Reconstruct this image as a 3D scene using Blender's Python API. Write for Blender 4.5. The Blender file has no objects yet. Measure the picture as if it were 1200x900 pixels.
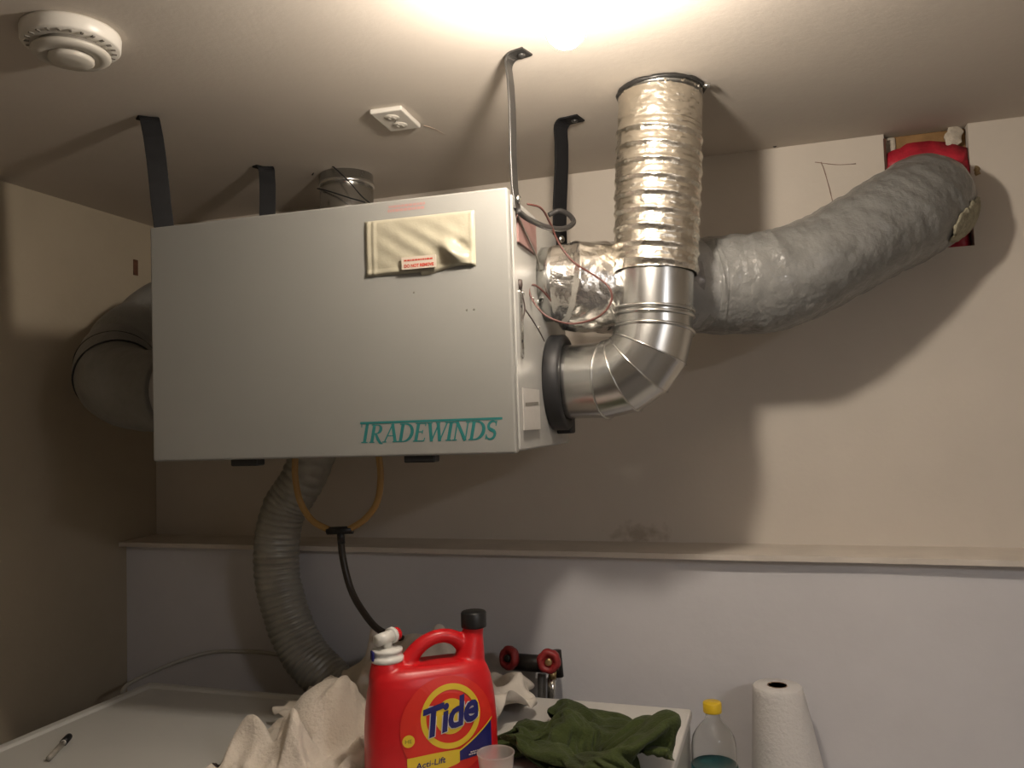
import bpy, bmesh, math, random
from math import pi, sin, cos, sqrt
from mathutils import Vector, Matrix, noise
random.seed(4)
SC = bpy.context.scene
COL = SC.collection
V = Vector

# ------------------------------------------------------------------ camera
EYE = V((0, 0, 1.56))
ROT = Matrix(((0.94924567, 0.04397837, 0.31144592),
              (0.31312651, -0.03850697, -0.94893045),
              (-0.02973957, 0.9982901, -0.05032337)))
FPX = 961.0
cam_d = bpy.data.cameras.new('camera')
cam = bpy.data.objects.new('camera', cam_d)
COL.objects.link(cam)
cam.matrix_world = Matrix.Translation(EYE) @ ROT.to_4x4()
cam_d.sensor_width = 36.0
cam_d.lens = FPX / 1200 * 36.0
cam_d.clip_start = 0.02
SC.camera = cam

# ------------------------------------------------------------------ world, exposure
world = bpy.data.worlds.new('world')
SC.world = world
world.use_nodes = True
world.node_tree.nodes['Background'].inputs[0].default_value = (0.5, 0.55, 0.65, 1)
world.node_tree.nodes['Background'].inputs[1].default_value = 0.0
SC.view_settings.view_transform = 'Standard'
SC.view_settings.look = 'None'
SC.view_settings.exposure = 0.0
SC.view_settings.gamma = 1.0
SC.view_settings.use_curve_mapping = False
BULB_STRENGTH = 560.0
BULB_COLOUR = (1.0, 0.88, 0.75)

# added fill light, not a lamp of the room; weakly lifts the shadows
fill_d = bpy.data.lights.new('fill_light', 'AREA')
fill_d.shape = 'DISK'
fill_d.size = 0.3
fill_d.energy = 19.0
fill_d.color = (0.96, 0.95, 0.98)
fill = bpy.data.objects.new('fill_light', fill_d)
COL.objects.link(fill)
fill.location = (1.45, -0.2, 2.18)


def ray(px, py):
    return ROT @ V((px - 600, 450 - py, -FPX))


def P(px, py, y):                       # point on the vertical plane at depth y
    r = ray(px, py)
    return EYE + r * (y / r.y)


def PZ(px, py, z):                      # point on the level plane at height z
    r = ray(px, py)
    return EYE + r * ((z - EYE.z) / r.z)


# ------------------------------------------------------------------ materials
def mat(name, col, rough=0.5, metal=0.0, var=0.0, vscale=8.0, bump=0.0, bscale=60.0, var2=None,
        emit=None, estr=0.0, trans=0.0, ior=1.45, coat=0.0, spec=0.5, sheen=0.0, alpha=1.0, rvar=0.0, bump_dist=0.01):
    m = bpy.data.materials.new(name)
    m.use_nodes = True
    nt = m.node_tree
    b = nt.nodes['Principled BSDF']
    I = b.inputs
    I['Base Color'].default_value = (*col, 1)
    I['Roughness'].default_value = rough
    I['Metallic'].default_value = metal
    I['IOR'].default_value = ior
    I['Specular IOR Level'].default_value = spec
    I['Transmission Weight'].default_value = trans
    I['Coat Weight'].default_value = coat
    I['Sheen Weight'].default_value = sheen
    I['Alpha'].default_value = alpha
    if emit:
        I['Emission Color'].default_value = (*emit, 1)
        I['Emission Strength'].default_value = estr
    tc = None
    if var or bump or rvar:
        tc = nt.nodes.new('ShaderNodeTexCoord')
    if var or rvar:
        n = nt.nodes.new('ShaderNodeTexNoise')
        n.inputs['Scale'].default_value = vscale
        n.inputs['Detail'].default_value = 6
        n.inputs['Roughness'].default_value = 0.62
        nt.links.new(tc.outputs['Object'], n.inputs['Vector'])
        if var:
            mx = nt.nodes.new('ShaderNodeMix')
            mx.data_type = 'RGBA'
            c2 = var2 or tuple(max(0, c * (1 - var)) for c in col)
            mx.inputs['A'].default_value = (*col, 1)
            mx.inputs['B'].default_value = (*c2, 1)
            rp = nt.nodes.new('ShaderNodeMapRange')
            rp.inputs['From Min'].default_value = 0.4
            rp.inputs['From Max'].default_value = 0.7
            nt.links.new(n.outputs['Fac'], rp.inputs['Value'])
            nt.links.new(rp.outputs['Result'], mx.inputs['Factor'])
            nt.links.new(mx.outputs['Result'], I['Base Color'])
        if rvar:
            rp2 = nt.nodes.new('ShaderNodeMapRange')
            rp2.inputs['To Min'].default_value = max(0, rough - rvar)
            rp2.inputs['To Max'].default_value = rough + rvar
            nt.links.new(n.outputs['Fac'], rp2.inputs['Value'])
            nt.links.new(rp2.outputs['Result'], I['Roughness'])
    if bump:
        n2 = nt.nodes.new('ShaderNodeTexNoise')
        n2.inputs['Scale'].default_value = bscale
        n2.inputs['Detail'].default_value = 5
        nt.links.new(tc.outputs['Object'], n2.inputs['Vector'])
        bp = nt.nodes.new('ShaderNodeBump')
        bp.inputs['Strength'].default_value = bump
        bp.inputs['Distance'].default_value = bump_dist
        nt.links.new(n2.outputs['Fac'], bp.inputs['Height'])
        nt.links.new(bp.outputs['Normal'], I['Normal'])
    return m


M = {}
M['ceil'] = mat('ceiling_paint', (0.60, 0.545, 0.48), 0.8, var=0.06, vscale=2.5, bump=0.05, bscale=90, spec=0.2)
M['wall'] = mat('upper_wall_paint', (0.60, 0.545, 0.475), 0.8, var=0.06, vscale=3, bump=0.05, bscale=70, spec=0.2)
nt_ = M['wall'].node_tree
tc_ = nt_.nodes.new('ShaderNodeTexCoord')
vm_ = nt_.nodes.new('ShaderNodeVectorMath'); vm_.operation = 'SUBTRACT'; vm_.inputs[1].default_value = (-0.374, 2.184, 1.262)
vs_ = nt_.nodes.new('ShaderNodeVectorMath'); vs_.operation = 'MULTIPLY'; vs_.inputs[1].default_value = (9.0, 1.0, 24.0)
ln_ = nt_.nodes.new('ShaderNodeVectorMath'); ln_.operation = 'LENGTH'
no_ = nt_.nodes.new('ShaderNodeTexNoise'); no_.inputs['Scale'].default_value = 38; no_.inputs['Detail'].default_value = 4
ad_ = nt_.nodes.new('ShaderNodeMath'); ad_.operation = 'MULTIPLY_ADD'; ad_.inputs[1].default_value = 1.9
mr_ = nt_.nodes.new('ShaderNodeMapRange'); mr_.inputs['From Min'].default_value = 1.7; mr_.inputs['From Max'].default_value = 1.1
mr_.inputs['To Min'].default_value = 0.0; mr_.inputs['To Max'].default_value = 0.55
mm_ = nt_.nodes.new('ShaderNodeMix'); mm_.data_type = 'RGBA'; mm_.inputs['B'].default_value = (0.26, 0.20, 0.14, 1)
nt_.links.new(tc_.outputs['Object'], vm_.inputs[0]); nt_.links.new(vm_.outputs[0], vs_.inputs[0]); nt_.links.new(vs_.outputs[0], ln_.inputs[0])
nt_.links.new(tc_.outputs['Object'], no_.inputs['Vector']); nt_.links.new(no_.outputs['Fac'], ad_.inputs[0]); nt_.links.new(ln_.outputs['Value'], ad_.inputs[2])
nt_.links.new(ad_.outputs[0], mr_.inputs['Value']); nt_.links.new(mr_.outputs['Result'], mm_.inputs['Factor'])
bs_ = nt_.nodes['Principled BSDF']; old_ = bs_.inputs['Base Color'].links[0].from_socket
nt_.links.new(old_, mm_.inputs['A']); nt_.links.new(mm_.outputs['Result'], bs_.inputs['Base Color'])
M['wall_low'] = mat('lower_wall_paint', (0.63, 0.615, 0.625), 0.75, var=0.06, vscale=3, bump=0.08, bscale=40, spec=0.25)
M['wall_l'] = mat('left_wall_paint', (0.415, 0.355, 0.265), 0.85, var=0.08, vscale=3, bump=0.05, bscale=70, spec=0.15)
M['floor'] = mat('concrete_floor', (0.22, 0.20, 0.18), 0.8, var=0.3, vscale=6, bump=0.1)
M['ledge'] = mat('ledge_paint', (0.62, 0.56, 0.49), 0.6, var=0.12, vscale=9, bump=0.1, bscale=50)
M['cab'] = mat('cabinet_enamel', (0.262, 0.261, 0.244), 0.42, var=0.04, vscale=5, bump=0.02, bscale=350, spec=0.35)
M['cab_side'] = mat('cabinet_side_enamel', (0.42, 0.415, 0.39), 0.27, var=0.05, vscale=7, spec=0.5)
M['galv'] = mat('galvanized_steel', (0.62, 0.62, 0.60), 0.26, 1.0, var=0.10, vscale=12, rvar=0.05)
M['galv_d'] = mat('dull_galvanized_steel', (0.40, 0.39, 0.36), 0.35, 1.0, var=0.3, vscale=30)
M['foil'] = mat('aluminium_foil', (0.86, 0.81, 0.71), 0.27, 1.0, var=0.12, vscale=40, bump=0.35, bscale=120, bump_dist=0.004)
M['foil_tape'] = mat('foil_tape', (0.86, 0.84, 0.80), 0.2, 1.0, bump=0.5, bscale=60, bump_dist=0.006)
M['jacket'] = mat('grey_plastic_jacket', (0.205, 0.205, 0.195), 0.28, coat=0.4, var=0.22, vscale=14, bump=0.8, bscale=28, bump_dist=0.012, spec=0.5)
M['jacket_l'] = mat('light_plastic_jacket', (0.27, 0.27, 0.262), 0.33, coat=0.3, var=0.15, vscale=10, bump=0.7, bscale=28, bump_dist=0.012, spec=0.5)
M['jacket_g'] = mat('glossy_grey_plastic', (0.30, 0.29, 0.29), 0.2, 0.25, var=0.3, vscale=18, bump=0.4, bscale=40, bump_dist=0.008)
M['jacket_d'] = mat('dark_grey_jacket', (0.19, 0.185, 0.17), 0.5, var=0.2, vscale=14, bump=0.2, bscale=50)
M['insul'] = mat('fibreglass_insulation', (0.38, 0.35, 0.25), 0.95, var=0.4, vscale=50, bump=0.5, bscale=120)
M['hose'] = mat('ribbed_foil_hose', (0.36, 0.35, 0.31), 0.42, 0.35, var=0.2, vscale=30)
M['black'] = mat('black_rubber', (0.018, 0.018, 0.019), 0.5)
M['black_pl'] = mat('black_plastic', (0.012, 0.012, 0.012), 0.4)
M['strap'] = mat('dark_steel_strap', (0.06, 0.058, 0.055), 0.38, 0.5, var=0.3, vscale=40)
M['strap_black'] = mat('black_painted_strap', (0.010, 0.010, 0.011), 0.6, var=0.3, vscale=40, spec=0.25)
M['screw'] = mat('zinc_screw', (0.7, 0.7, 0.68), 0.25, 1.0)
M['cord'] = mat('grey_cord', (0.032, 0.030, 0.029), 0.5)
M['wire'] = mat('red_brown_wire', (0.095, 0.035, 0.028), 0.45)
M['wire_d'] = mat('dark_wire', (0.05, 0.035, 0.03), 0.5)
M['wire_g'] = mat('grey_wire', (0.22, 0.20, 0.17), 0.5)
M['teal'] = mat('teal_print', (0.022, 0.17, 0.165), 0.5)
M['pocket'] = mat('yellowed_plastic_pocket', (0.36, 0.335, 0.255), 0.3, var=0.1, vscale=18, bump=0.25, bscale=25, bump_dist=0.01)
M['sticker'] = mat('cream_sticker', (0.46, 0.40, 0.33), 0.6)
M['redprint'] = mat('red_print', (0.40, 0.055, 0.035), 0.6)
M['pinkprint'] = mat('faded_red_print', (0.36, 0.20, 0.19), 0.6)
M['label_w'] = mat('paper_label', (0.46, 0.44, 0.41), 0.6, var=0.06, vscale=60)
M['greyprint'] = mat('grey_print', (0.16, 0.15, 0.13), 0.6)
M['pink'] = mat('pink_tag_paper', (0.25, 0.145, 0.13), 0.6)
M['white_pl'] = mat('white_plastic', (0.70, 0.67, 0.61), 0.35, spec=0.5)
M['white_pl_d'] = mat('aged_white_plastic', (0.55, 0.52, 0.46), 0.4)
M['gap_shade'] = mat('shaded_gap_grey', (0.20, 0.185, 0.16), 0.5)  # dark tone painted in for the shade in the alarm's gap and slots
M['porc'] = mat('white_porcelain', (0.8, 0.78, 0.74), 0.3)
M['bulb'] = mat('lit_bulb_glass', (1, 1, 1), 0.5, emit=BULB_COLOUR, estr=BULB_STRENGTH)
M['wood'] = mat('rough_brown_wood', (0.32, 0.185, 0.075), 0.8, var=0.4, vscale=18, bump=0.2)
M['redtape'] = mat('red_sheathing_tape', (0.50, 0.025, 0.045), 0.4, var=0.5, vscale=18, bump=0.3, bscale=40)
M['plaster'] = mat('broken_plaster', (0.58, 0.52, 0.43), 0.9, var=0.3, vscale=40, bump=0.4)
M['hole'] = mat('dark_cavity_wood', (0.10, 0.045, 0.03), 0.9, var=0.3)
M['amber'] = mat('amber_vinyl_tube', (0.34, 0.20, 0.065), 0.3, spec=0.5)
M['darktube'] = mat('black_vinyl_tube', (0.028, 0.022, 0.016), 0.35)
M['appl'] = mat('appliance_enamel_left', (0.53, 0.53, 0.50), 0.32, var=0.03, vscale=4)
M['appl2'] = mat('appliance_enamel_right', (0.66, 0.64, 0.60), 0.35, var=0.03, vscale=4)
M['appl_d'] = mat('appliance_side_enamel', (0.42, 0.41, 0.37), 0.4)
M['glassdoor'] = mat('dark_door_glass', (0.03, 0.03, 0.035), 0.08)
M['towel'] = mat('white_waffle_towel', (0.68, 0.61, 0.52), 0.95, var=0.10, vscale=9, bump=0.4, bscale=160, sheen=0.2, spec=0.1)
M['sheet'] = mat('white_cotton_sheet', (0.64, 0.585, 0.51), 0.9, var=0.05, vscale=10, bump=0.1, bscale=120, spec=0.1)
M['green'] = mat('olive_green_cloth', (0.052, 0.068, 0.022), 0.95, var=0.3, vscale=20, bump=0.4, bscale=220, sheen=0.1, spec=0.1)
M['red'] = mat('red_jug_plastic', (0.56, 0.010, 0.014), 0.34, spec=0.5)
M['lab_red'] = mat('label_orange_red', (0.64, 0.026, 0.014), 0.4)
M['lab_yel'] = mat('label_yellow', (0.70, 0.50, 0.03), 0.4)
M['lab_blue'] = mat('label_navy', (0.012, 0.012, 0.12), 0.35)
M['lab_white'] = mat('label_white', (0.66, 0.62, 0.58), 0.45)
M['spig'] = mat('white_spigot_plastic', (0.70, 0.69, 0.64), 0.3)
M['clear'] = mat('clear_plastic', (0.95, 0.95, 0.93), 0.06, trans=1.0, ior=1.3)
M['frost'] = mat('frosted_cup_plastic', (0.93, 0.88, 0.85), 0.35, trans=0.85, ior=1.2)
M['ycap'] = mat('yellow_cap', (0.72, 0.48, 0.02), 0.4)
M['blab'] = mat('blue_green_label', (0.02, 0.10, 0.30), 0.35, var=1.0, vscale=22, var2=(0.09, 0.36, 0.06))
M['blab_edge'] = mat('dark_green_label_edge', (0.01, 0.09, 0.10), 0.35)
M['paper'] = mat('paper_towel', (0.64, 0.615, 0.59), 0.95, var=0.03, vscale=25, bump=0.3, bscale=130, spec=0.1)
M['core'] = mat('cardboard_core', (0.20, 0.125, 0.075), 0.9)
M['valve'] = mat('red_handwheel', (0.30, 0.025, 0.025), 0.45, var=0.3, vscale=60)
M['valve_d'] = mat('dark_valve_body', (0.03, 0.026, 0.022), 0.45, 0.3)
M['chrome'] = mat('chrome_fitting', (0.62, 0.61, 0.58), 0.18, 1.0)
M['braid'] = mat('grey_braided_hose', (0.22, 0.21, 0.19), 0.45, 0.4, bump=0.3, bscale=300)
M['brass'] = mat('brass_fitting', (0.45, 0.33, 0.16), 0.35, 1.0)
M['pen'] = mat('grey_marker_barrel', (0.28, 0.26, 0.22), 0.4)
M['table'] = mat('white_laminate', (0.6, 0.58, 0.54), 0.4)
M['cable'] = mat('pale_grey_cable', (0.42, 0.40, 0.35), 0.5)
M['hair'] = mat('dark_brown_elastic', (0.03, 0.02, 0.015), 0.6)


# ------------------------------------------------------------------ mesh building
class MB:
    def __init__(s):
        s.v = []; s.f = []; s.m = []; s.sm = []

    def add(s, vs, fs, mi=0, smooth=False):
        o = len(s.v)
        s.v += [V(p) for p in vs]
        for f in fs:
            s.f.append([i + o for i in f]); s.m.append(mi); s.sm.append(smooth)
        return s

    def box(s, a, b, mi=0):
        x0, y0, z0 = a; x1, y1, z1 = b
        vs = [(x0, y0, z0), (x1, y0, z0), (x1, y1, z0), (x0, y1, z0), (x0, y0, z1), (x1, y0, z1), (x1, y1, z1), (x0, y1, z1)]
        return s.add(vs, [(0, 3, 2, 1), (4, 5, 6, 7), (0, 1, 5, 4), (1, 2, 6, 5), (2, 3, 7, 6), (3, 0, 4, 7)], mi)

    def lathe(s, prof, c=(0, 0, 0), axis=(0, 0, 1), seg=32, mi=0, smooth=True, mod=None):
        ax = V(axis).normalized()
        u = ax.orthogonal().normalized(); w = ax.cross(u)
        c = V(c); vs = []; fs = []
        for j, (r, h) in enumerate(prof):
            for i in range(seg):
                t = 2 * pi * i / seg
                rr = r * (mod(t, h) if mod else 1)
                vs.append(c + ax * h + (u * cos(t) + w * sin(t)) * rr)
        for j in range(len(prof) - 1):
            for i in range(seg):
                k = (i + 1) % seg
                fs.append((j * seg + i, j * seg + k, (j + 1) * seg + k, (j + 1) * seg + i))
        if prof[0][0] > 1e-6: fs.append(list(range(seg))[::-1])
        if prof[-1][0] > 1e-6: fs.append([(len(prof) - 1) * seg + i for i in range(seg)])
        return s.add(vs, fs, mi, smooth)

    def tube(s, pts, rad, seg=16, step=None, mi=0, fn=None, cap=True, smooth=True, up=None, n=None, closed=False):
        """swept tube; rad number or function of t in 0..1; fn(t, theta, point) -> radius factor"""
        path = spline(pts, n, closed) if n else [V(p) for p in pts]
        N = len(path)
        tans = []
        for i in range(N):
            if closed: d = path[(i + 1) % N] - path[(i - 1) % N]
            else: d = path[min(i + 1, N - 1)] - path[max(i - 1, 0)]
            tans.append(d.normalized())
        u = (up or tans[0].orthogonal()).normalized()
        vs = []; fs = []
        for i in range(N):
            u = (u - tans[i] * u.dot(tans[i])).normalized()
            w = tans[i].cross(u)
            t = i / (N - 1)
            for k in range(seg):
                th = 2 * pi * k / seg
                d = u * cos(th) + w * sin(th)
                r = rad(t) if callable(rad) else rad
                if fn: r *= fn(t, th, path[i] + d * r)
                vs.append(path[i] + d * r)
        R = N if closed else N - 1
        for i in range(R):
            a = i * seg; b = ((i + 1) % N) * seg
            for k in range(seg):
                l = (k + 1) % seg
                fs.append((a + k, a + l, b + l, b + k))
        if cap and not closed:
            fs.append(list(range(seg))[::-1]); fs.append([(N - 1) * seg + k for k in range(seg)])
        return s.add(vs, fs, mi, smooth)

    def strip(s, pts, w, plane, mi=0):
        """flat stroke: polyline with widths; plane maps (x,y)->3d"""
        pts = [V((*p, 0)) for p in pts]
        n = len(pts); vs = []
        for i in range(n):
            d = (pts[min(i + 1, n - 1)] - pts[max(i - 1, 0)]).normalized()
            nn = V((-d.y, d.x, 0))
            ww = (w[i] if isinstance(w, (list, tuple)) else w) / 2
            for q in (pts[i] + nn * ww, pts[i] - nn * ww):
                vs.append(plane(q.x, q.y))
        return s.add(vs, [(2 * i, 2 * i + 1, 2 * i + 3, 2 * i + 2) for i in range(n - 1)], mi)

    def build(s, name, m, parent=None, bevel=0, bseg=2, shift=None, subsurf=0, props=None, autosmooth=None):
        me = bpy.data.meshes.new(name)
        vs = s.v
        if shift is not None: vs = [v - shift for v in vs]
        me.from_pydata([tuple(v) for v in vs], [], s.f)
        ms = m if isinstance(m, (list, tuple)) else [m]
        for x in ms: me.materials.append(x)
        me.polygons.foreach_set('material_index', s.m)
        me.polygons.foreach_set('use_smooth', s.sm)
        bm = bmesh.new(); bm.from_mesh(me)
        bmesh.ops.recalc_face_normals(bm, faces=bm.faces)
        bm.to_mesh(me); bm.free()
        me.update()
        o = bpy.data.objects.new(name, me)
        COL.objects.link(o)
        if parent: o.parent = parent
        if bevel:
            b = o.modifiers.new('bevel', 'BEVEL'); b.width = bevel; b.segments = bseg; b.limit_method = 'ANGLE'; b.angle_limit = 0.7
            b.harden_normals = False
        if subsurf:
            b = o.modifiers.new('sub', 'SUBSURF'); b.levels = subsurf; b.render_levels = subsurf
        return o


def spline(pts, n, closed=False):
    pts = [V(p) for p in pts]
    k = len(pts); out = []
    segs = k if closed else k - 1
    tot = n if closed else n - 1
    for i in range(n):
        t = i * segs / tot if tot else 0
        j = min(int(t), segs - 1); f = t - j
        g = lambda q: pts[q % k] if closed else (pts[q] if 0 <= q < k else (pts[0] * 2 - pts[1] if q < 0 else pts[-1] * 2 - pts[-2]))
        a, b, c, d = g(j - 1), g(j), g(j + 1), g(j + 2)
        out.append(0.5 * ((2 * b) + (c - a) * f + (2 * a - 5 * b + 4 * c - d) * f * f + (3 * b - a - 3 * c + d) * f ** 3))
    return out


def tag(o, label, cat, group=None, kind=None):
    o['label'] = label; o['category'] = cat
    if group: o['group'] = group
    if kind: o['kind'] = kind
    return o


def thing(name, label, cat, loc=(0, 0, 0), group=None, matrix=None):
    o = bpy.data.objects.new(name, None)
    COL.objects.link(o)
    o.empty_display_size = 0.05
    if matrix is not None: o.matrix_world = matrix
    else: o.location = loc
    return tag(o, label, cat, group)


def struct(name, mb, m, **k):
    o = mb.build(name, m, **k); o['kind'] = 'structure'
    return o


def single(name, mb, m, label, cat, group=None, base=None, **k):
    """a thing that is one mesh; origin at the middle of its base"""
    if base is None:
        xs = [v.x for v in mb.v]; ys = [v.y for v in mb.v]; zs = [v.z for v in mb.v]
        base = V(((min(xs) + max(xs)) / 2, (min(ys) + max(ys)) / 2, min(zs)))
    o = mb.build(name, m, shift=V(base), **k)
    o.location = base
    return tag(o, label, cat, group)


def text_mb(mb, body, size, plane, shear=0.0, bold=0.0, align='LEFT', mi=0, xscale=1.0, spacing=1.0, fine=0):
    cu = bpy.data.curves.new('lettering_curve', 'FONT')
    cu.body = body; cu.size = size; cu.shear = shear; cu.offset = bold; cu.align_x = align
    cu.resolution_u = 3; cu.space_character = spacing
    o = bpy.data.objects.new('lettering_curve', cu)
    COL.objects.link(o)
    me = o.to_mesh()
    if fine:
        bm = bmesh.new(); bm.from_mesh(me)
        bmesh.ops.remove_doubles(bm, verts=bm.verts, dist=1e-5)
        bmesh.ops.triangulate(bm, faces=bm.faces)
        for _ in range(4):
            le = [e for e in bm.edges if e.calc_length() > fine]
            if not le: break
            bmesh.ops.subdivide_edges(bm, edges=le, cuts=1)
            bmesh.ops.triangulate(bm, faces=bm.faces)
        bm.verts.index_update()
        mb.add([plane(v.co.x * xscale, v.co.y) for v in bm.verts], [[v.index for v in f.verts] for f in bm.faces], mi)
        bm.free()
    else:
        mb.add([plane(v.co.x * xscale, v.co.y) for v in me.vertices], [list(p.vertices) for p in me.polygons], mi)
    o.to_mesh_clear()
    bpy.data.objects.remove(o); bpy.data.curves.remove(cu)


nz = lambda p, s, k=0.0: noise.noise(V(p) * s + V((k, k * 1.7, k * 0.3)))

# ------------------------------------------------------------------ setting
CEIL = 2.25
YB = 2.184            # upper back wall
YL = 2.055            # lower back wall, which stands proud
ZL = 1.238            # top of ledge
XL = -1.946
XR = 1.75
YF = -2.1
HX0, HX1, HZ0 = 0.267, 0.452, 1.955    # duct hole under the ceiling

mb = MB().box((XL - .1, YF - .1, -.1), (XR + .1, YB + .25, 0)); struct('floor', mb, M['floor'])
mb = MB().box((XL - .1, YF - .1, CEIL), (XR + .1, YB + .25, CEIL + .1)); struct('ceiling', mb, M['ceil'])
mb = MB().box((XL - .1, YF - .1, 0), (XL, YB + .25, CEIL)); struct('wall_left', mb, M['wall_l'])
mb = MB().box((XR, YF - .1, 0), (XR + .1, YB + .25, CEIL)); struct('wall_right', mb, M['wall'])
mb = MB().box((XL, YF - .1, 0), (XR, YF, CEIL)); struct('wall_front', mb, M['wall'])
# upper back wall with its rough hole
mb = MB()
mb.box((XL, YB, ZL - .02), (HX0, YB + .012, CEIL)).box((HX1, YB, ZL - .02), (XR, YB + .012, CEIL)).box((HX0, YB, ZL - .02), (HX1, YB + .012, HZ0))
mb.box((XL, YB + .012, ZL - .02), (HX0, YB + .2, CEIL)).box((HX1, YB + .012, ZL - .02), (XR, YB + .2, CEIL)).box((HX0, YB + .012, ZL - .02), (HX1, YB + .2, HZ0))
wall_back = struct('wall_back', mb, M['wall'])
mb = MB().box((XL, YL, 0), (XR, YB + .2, ZL - .012)); struct('wall_back_lower', mb, M['wall_low'])
mb = MB()
N = 60
prof = []
for i in range(N + 1):
    x = XL + (XR - XL) * i / N
    y0 = 2.024 + 0.004 * nz((x, 0, 0), 3)
    prof.append((x, y0))
vs = []
for x, y0 in prof:
    vs += [(x, y0, ZL - .013), (x, y0, ZL), (x, YB, ZL + .004), (x, YB, ZL - .013)]
fs = []
for i in range(N):
    a = 4 * i; b = a + 4
    for k in range(4):
        l = (k + 1) % 4
        fs.append((a + k, a + l, b + l, b + k))
mb.add(vs, fs)
struct('trim_1', mb, M['ledge'])

# crack lines and a plaster scab on the upper wall, as shallow ridges of the wall itself
mb = MB()
def wallp(px, py, off=0.0006):
    p = P(px, py, YB); p.y -= off; return p
for pts, w in (([(962, 190), (966, 200), (973, 225), (977, 243)], .0022), ([(955, 190), (980, 193), (1003, 192)], .0018)):
    q = [wallp(*p) for p in pts]
    mb.tube(q, w / 2, 6, n=14, fn=lambda t, th, p: 1 + .6 * nz(p, 200))
mb.build('wall_crack', mat('crack_brown', (0.30, 0.20, 0.16), 0.9, var=0.4, vscale=90), wall_back)
# nail at the ceiling line
mb = MB().lathe([(0, 0), (.006, .001), (.006, .004), (.0025, .006), (.0025, .02)], P(908, 172, YB) + V((0, -.016, 0)), (0, 1, 0), 12)
single('nail', mb, M['strap'], 'small dark nail head at the top of the back wall, right of the foil duct', 'nail')

# ------------------------------------------------------------------ rough opening with red membrane
op = thing('wall_opening', 'rough square hole under the ceiling with brown wood and red tape around the right duct', 'opening', ((HX0 + HX1) / 2, YB + .1, HZ0))
opl = op.location
D = .11
mb = MB().box((HX0 - .01, YB + D, HZ0 - .02), (HX1 + .01, YB + D + .02, CEIL)); mb.build('backing_board', M['hole'], op, shift=opl)
mb = MB()
mb.box((HX0, YB + .03, CEIL - .062), (HX1, YB + D, CEIL - .0005)); mb.build('wood_header', M['wood'], op, shift=opl, bevel=.003)
mb = MB()
mb.box((HX0 + .001, YB + .022, HZ0 + .12), (HX0 + .03, YB + D, CEIL - .002)); mb.build('side_block', M['plaster'], op, shift=opl, bevel=.006)


def tape_arch(name, a0, a1, cx, cz, r0, r1, y):
    mb = MB(); vs = []; n = 26
    for i in range(n + 1):
        a = a0 + (a1 - a0) * i / n
        for k, rr in enumerate((r0, (r0 + r1) / 2, r1)):
            w = rr + .008 * nz((a * 3, k, 0), 1.5, 3)
            x = min(max(cx + w * cos(a), HX0 + .003), HX1 - .003)
            z = min(cz + w * sin(a), CEIL - .004)
            vs.append(V((x, y - .012 * (k == 1) + .01 * nz((a * 4, k * 5, 1), 1.7), z)))
    fs = []
    for i in range(n):
        for k in range(2):
            fs.append((3 * i + k, 3 * i + k + 1, 3 * i + k + 4, 3 * i + k + 3))
    m_ = MB().add(vs, fs, 0, True)
    o = m_.build(name, M['redtape'], op, shift=opl)
    s = o.modifiers.new('thick', 'SOLIDIFY'); s.thickness = .002
    return o


tape_arch('red_tape', .2, 2.95, .352, 2.062, .09, .160, YB + .004)
o = tape_arch('red_tape', .1, 1.5, .352, 2.05, .08, .15, YB + .002)
tape_arch('red_tape', -1.25, .12, .345, 2.02, .07, .125, YB + .025)
mb = MB().lathe([(0, -.006), (.022, -.004), (.024, .003), (.015, .006), (0, .008)], V((HX1 - .030, YB + .012, CEIL - .024)), (0.1, -1, .15), 16, smooth=False, mod=lambda t, h: 1 + .22 * sin(2 * t + .6) + .12 * sin(5 * t))
mb.build('plaster_chunk', M['plaster'], op, shift=opl)
mb = MB().box((HX0 - .0015, YB - .004, 2.06), (HX0 + .004, YB + .03, CEIL - .012)); mb.build('torn_edge', M['hole'], op, shift=opl)
mb = MB()
q = P(1145, 200, YB)
mb.lathe([(0, -.001), (.012, -.0004), (0, .0014)], q, (0, -1, 0), 12, mod=lambda t, h: 1 + .35 * sin(2 * t) + .2 * sin(5 * t))
mb.build('foam_smear', mat('yellow_foam_smear', (0.46, 0.33, 0.17), 0.9, var=0.3, vscale=60), wall_back)

# ------------------------------------------------------------------ lamp
BX, BY = -0.272, 1.125
lamp = thing('ceiling_lamp', 'bare lit bulb in a white porcelain holder on the ceiling', 'lamp', (BX, BY, CEIL))
mb = MB().lathe([(.055, 0), (.058, -.008), (.054, -.022), (.032, -.034), (.027, -.062), (.022, -.064), (0, -.064)], (0, 0, 0), seg=32); mb.build('lamp_holder', M['porc'], lamp)
mb = MB().lathe([(.013, -.060), (.0135, -.074)], (0, 0, 0), seg=20); mb.build('screw_base', M['brass'], lamp)
mb = MB().lathe([(.013, -.072), (.018, -.082), (.026, -.096), (.030, -.112), (.0295, -.124), (.025, -.137), (.016, -.146), (.006, -.1505), (0, -.151)], (0, 0, 0), seg=20); mb.build('bulb', M['bulb'], lamp)

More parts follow.
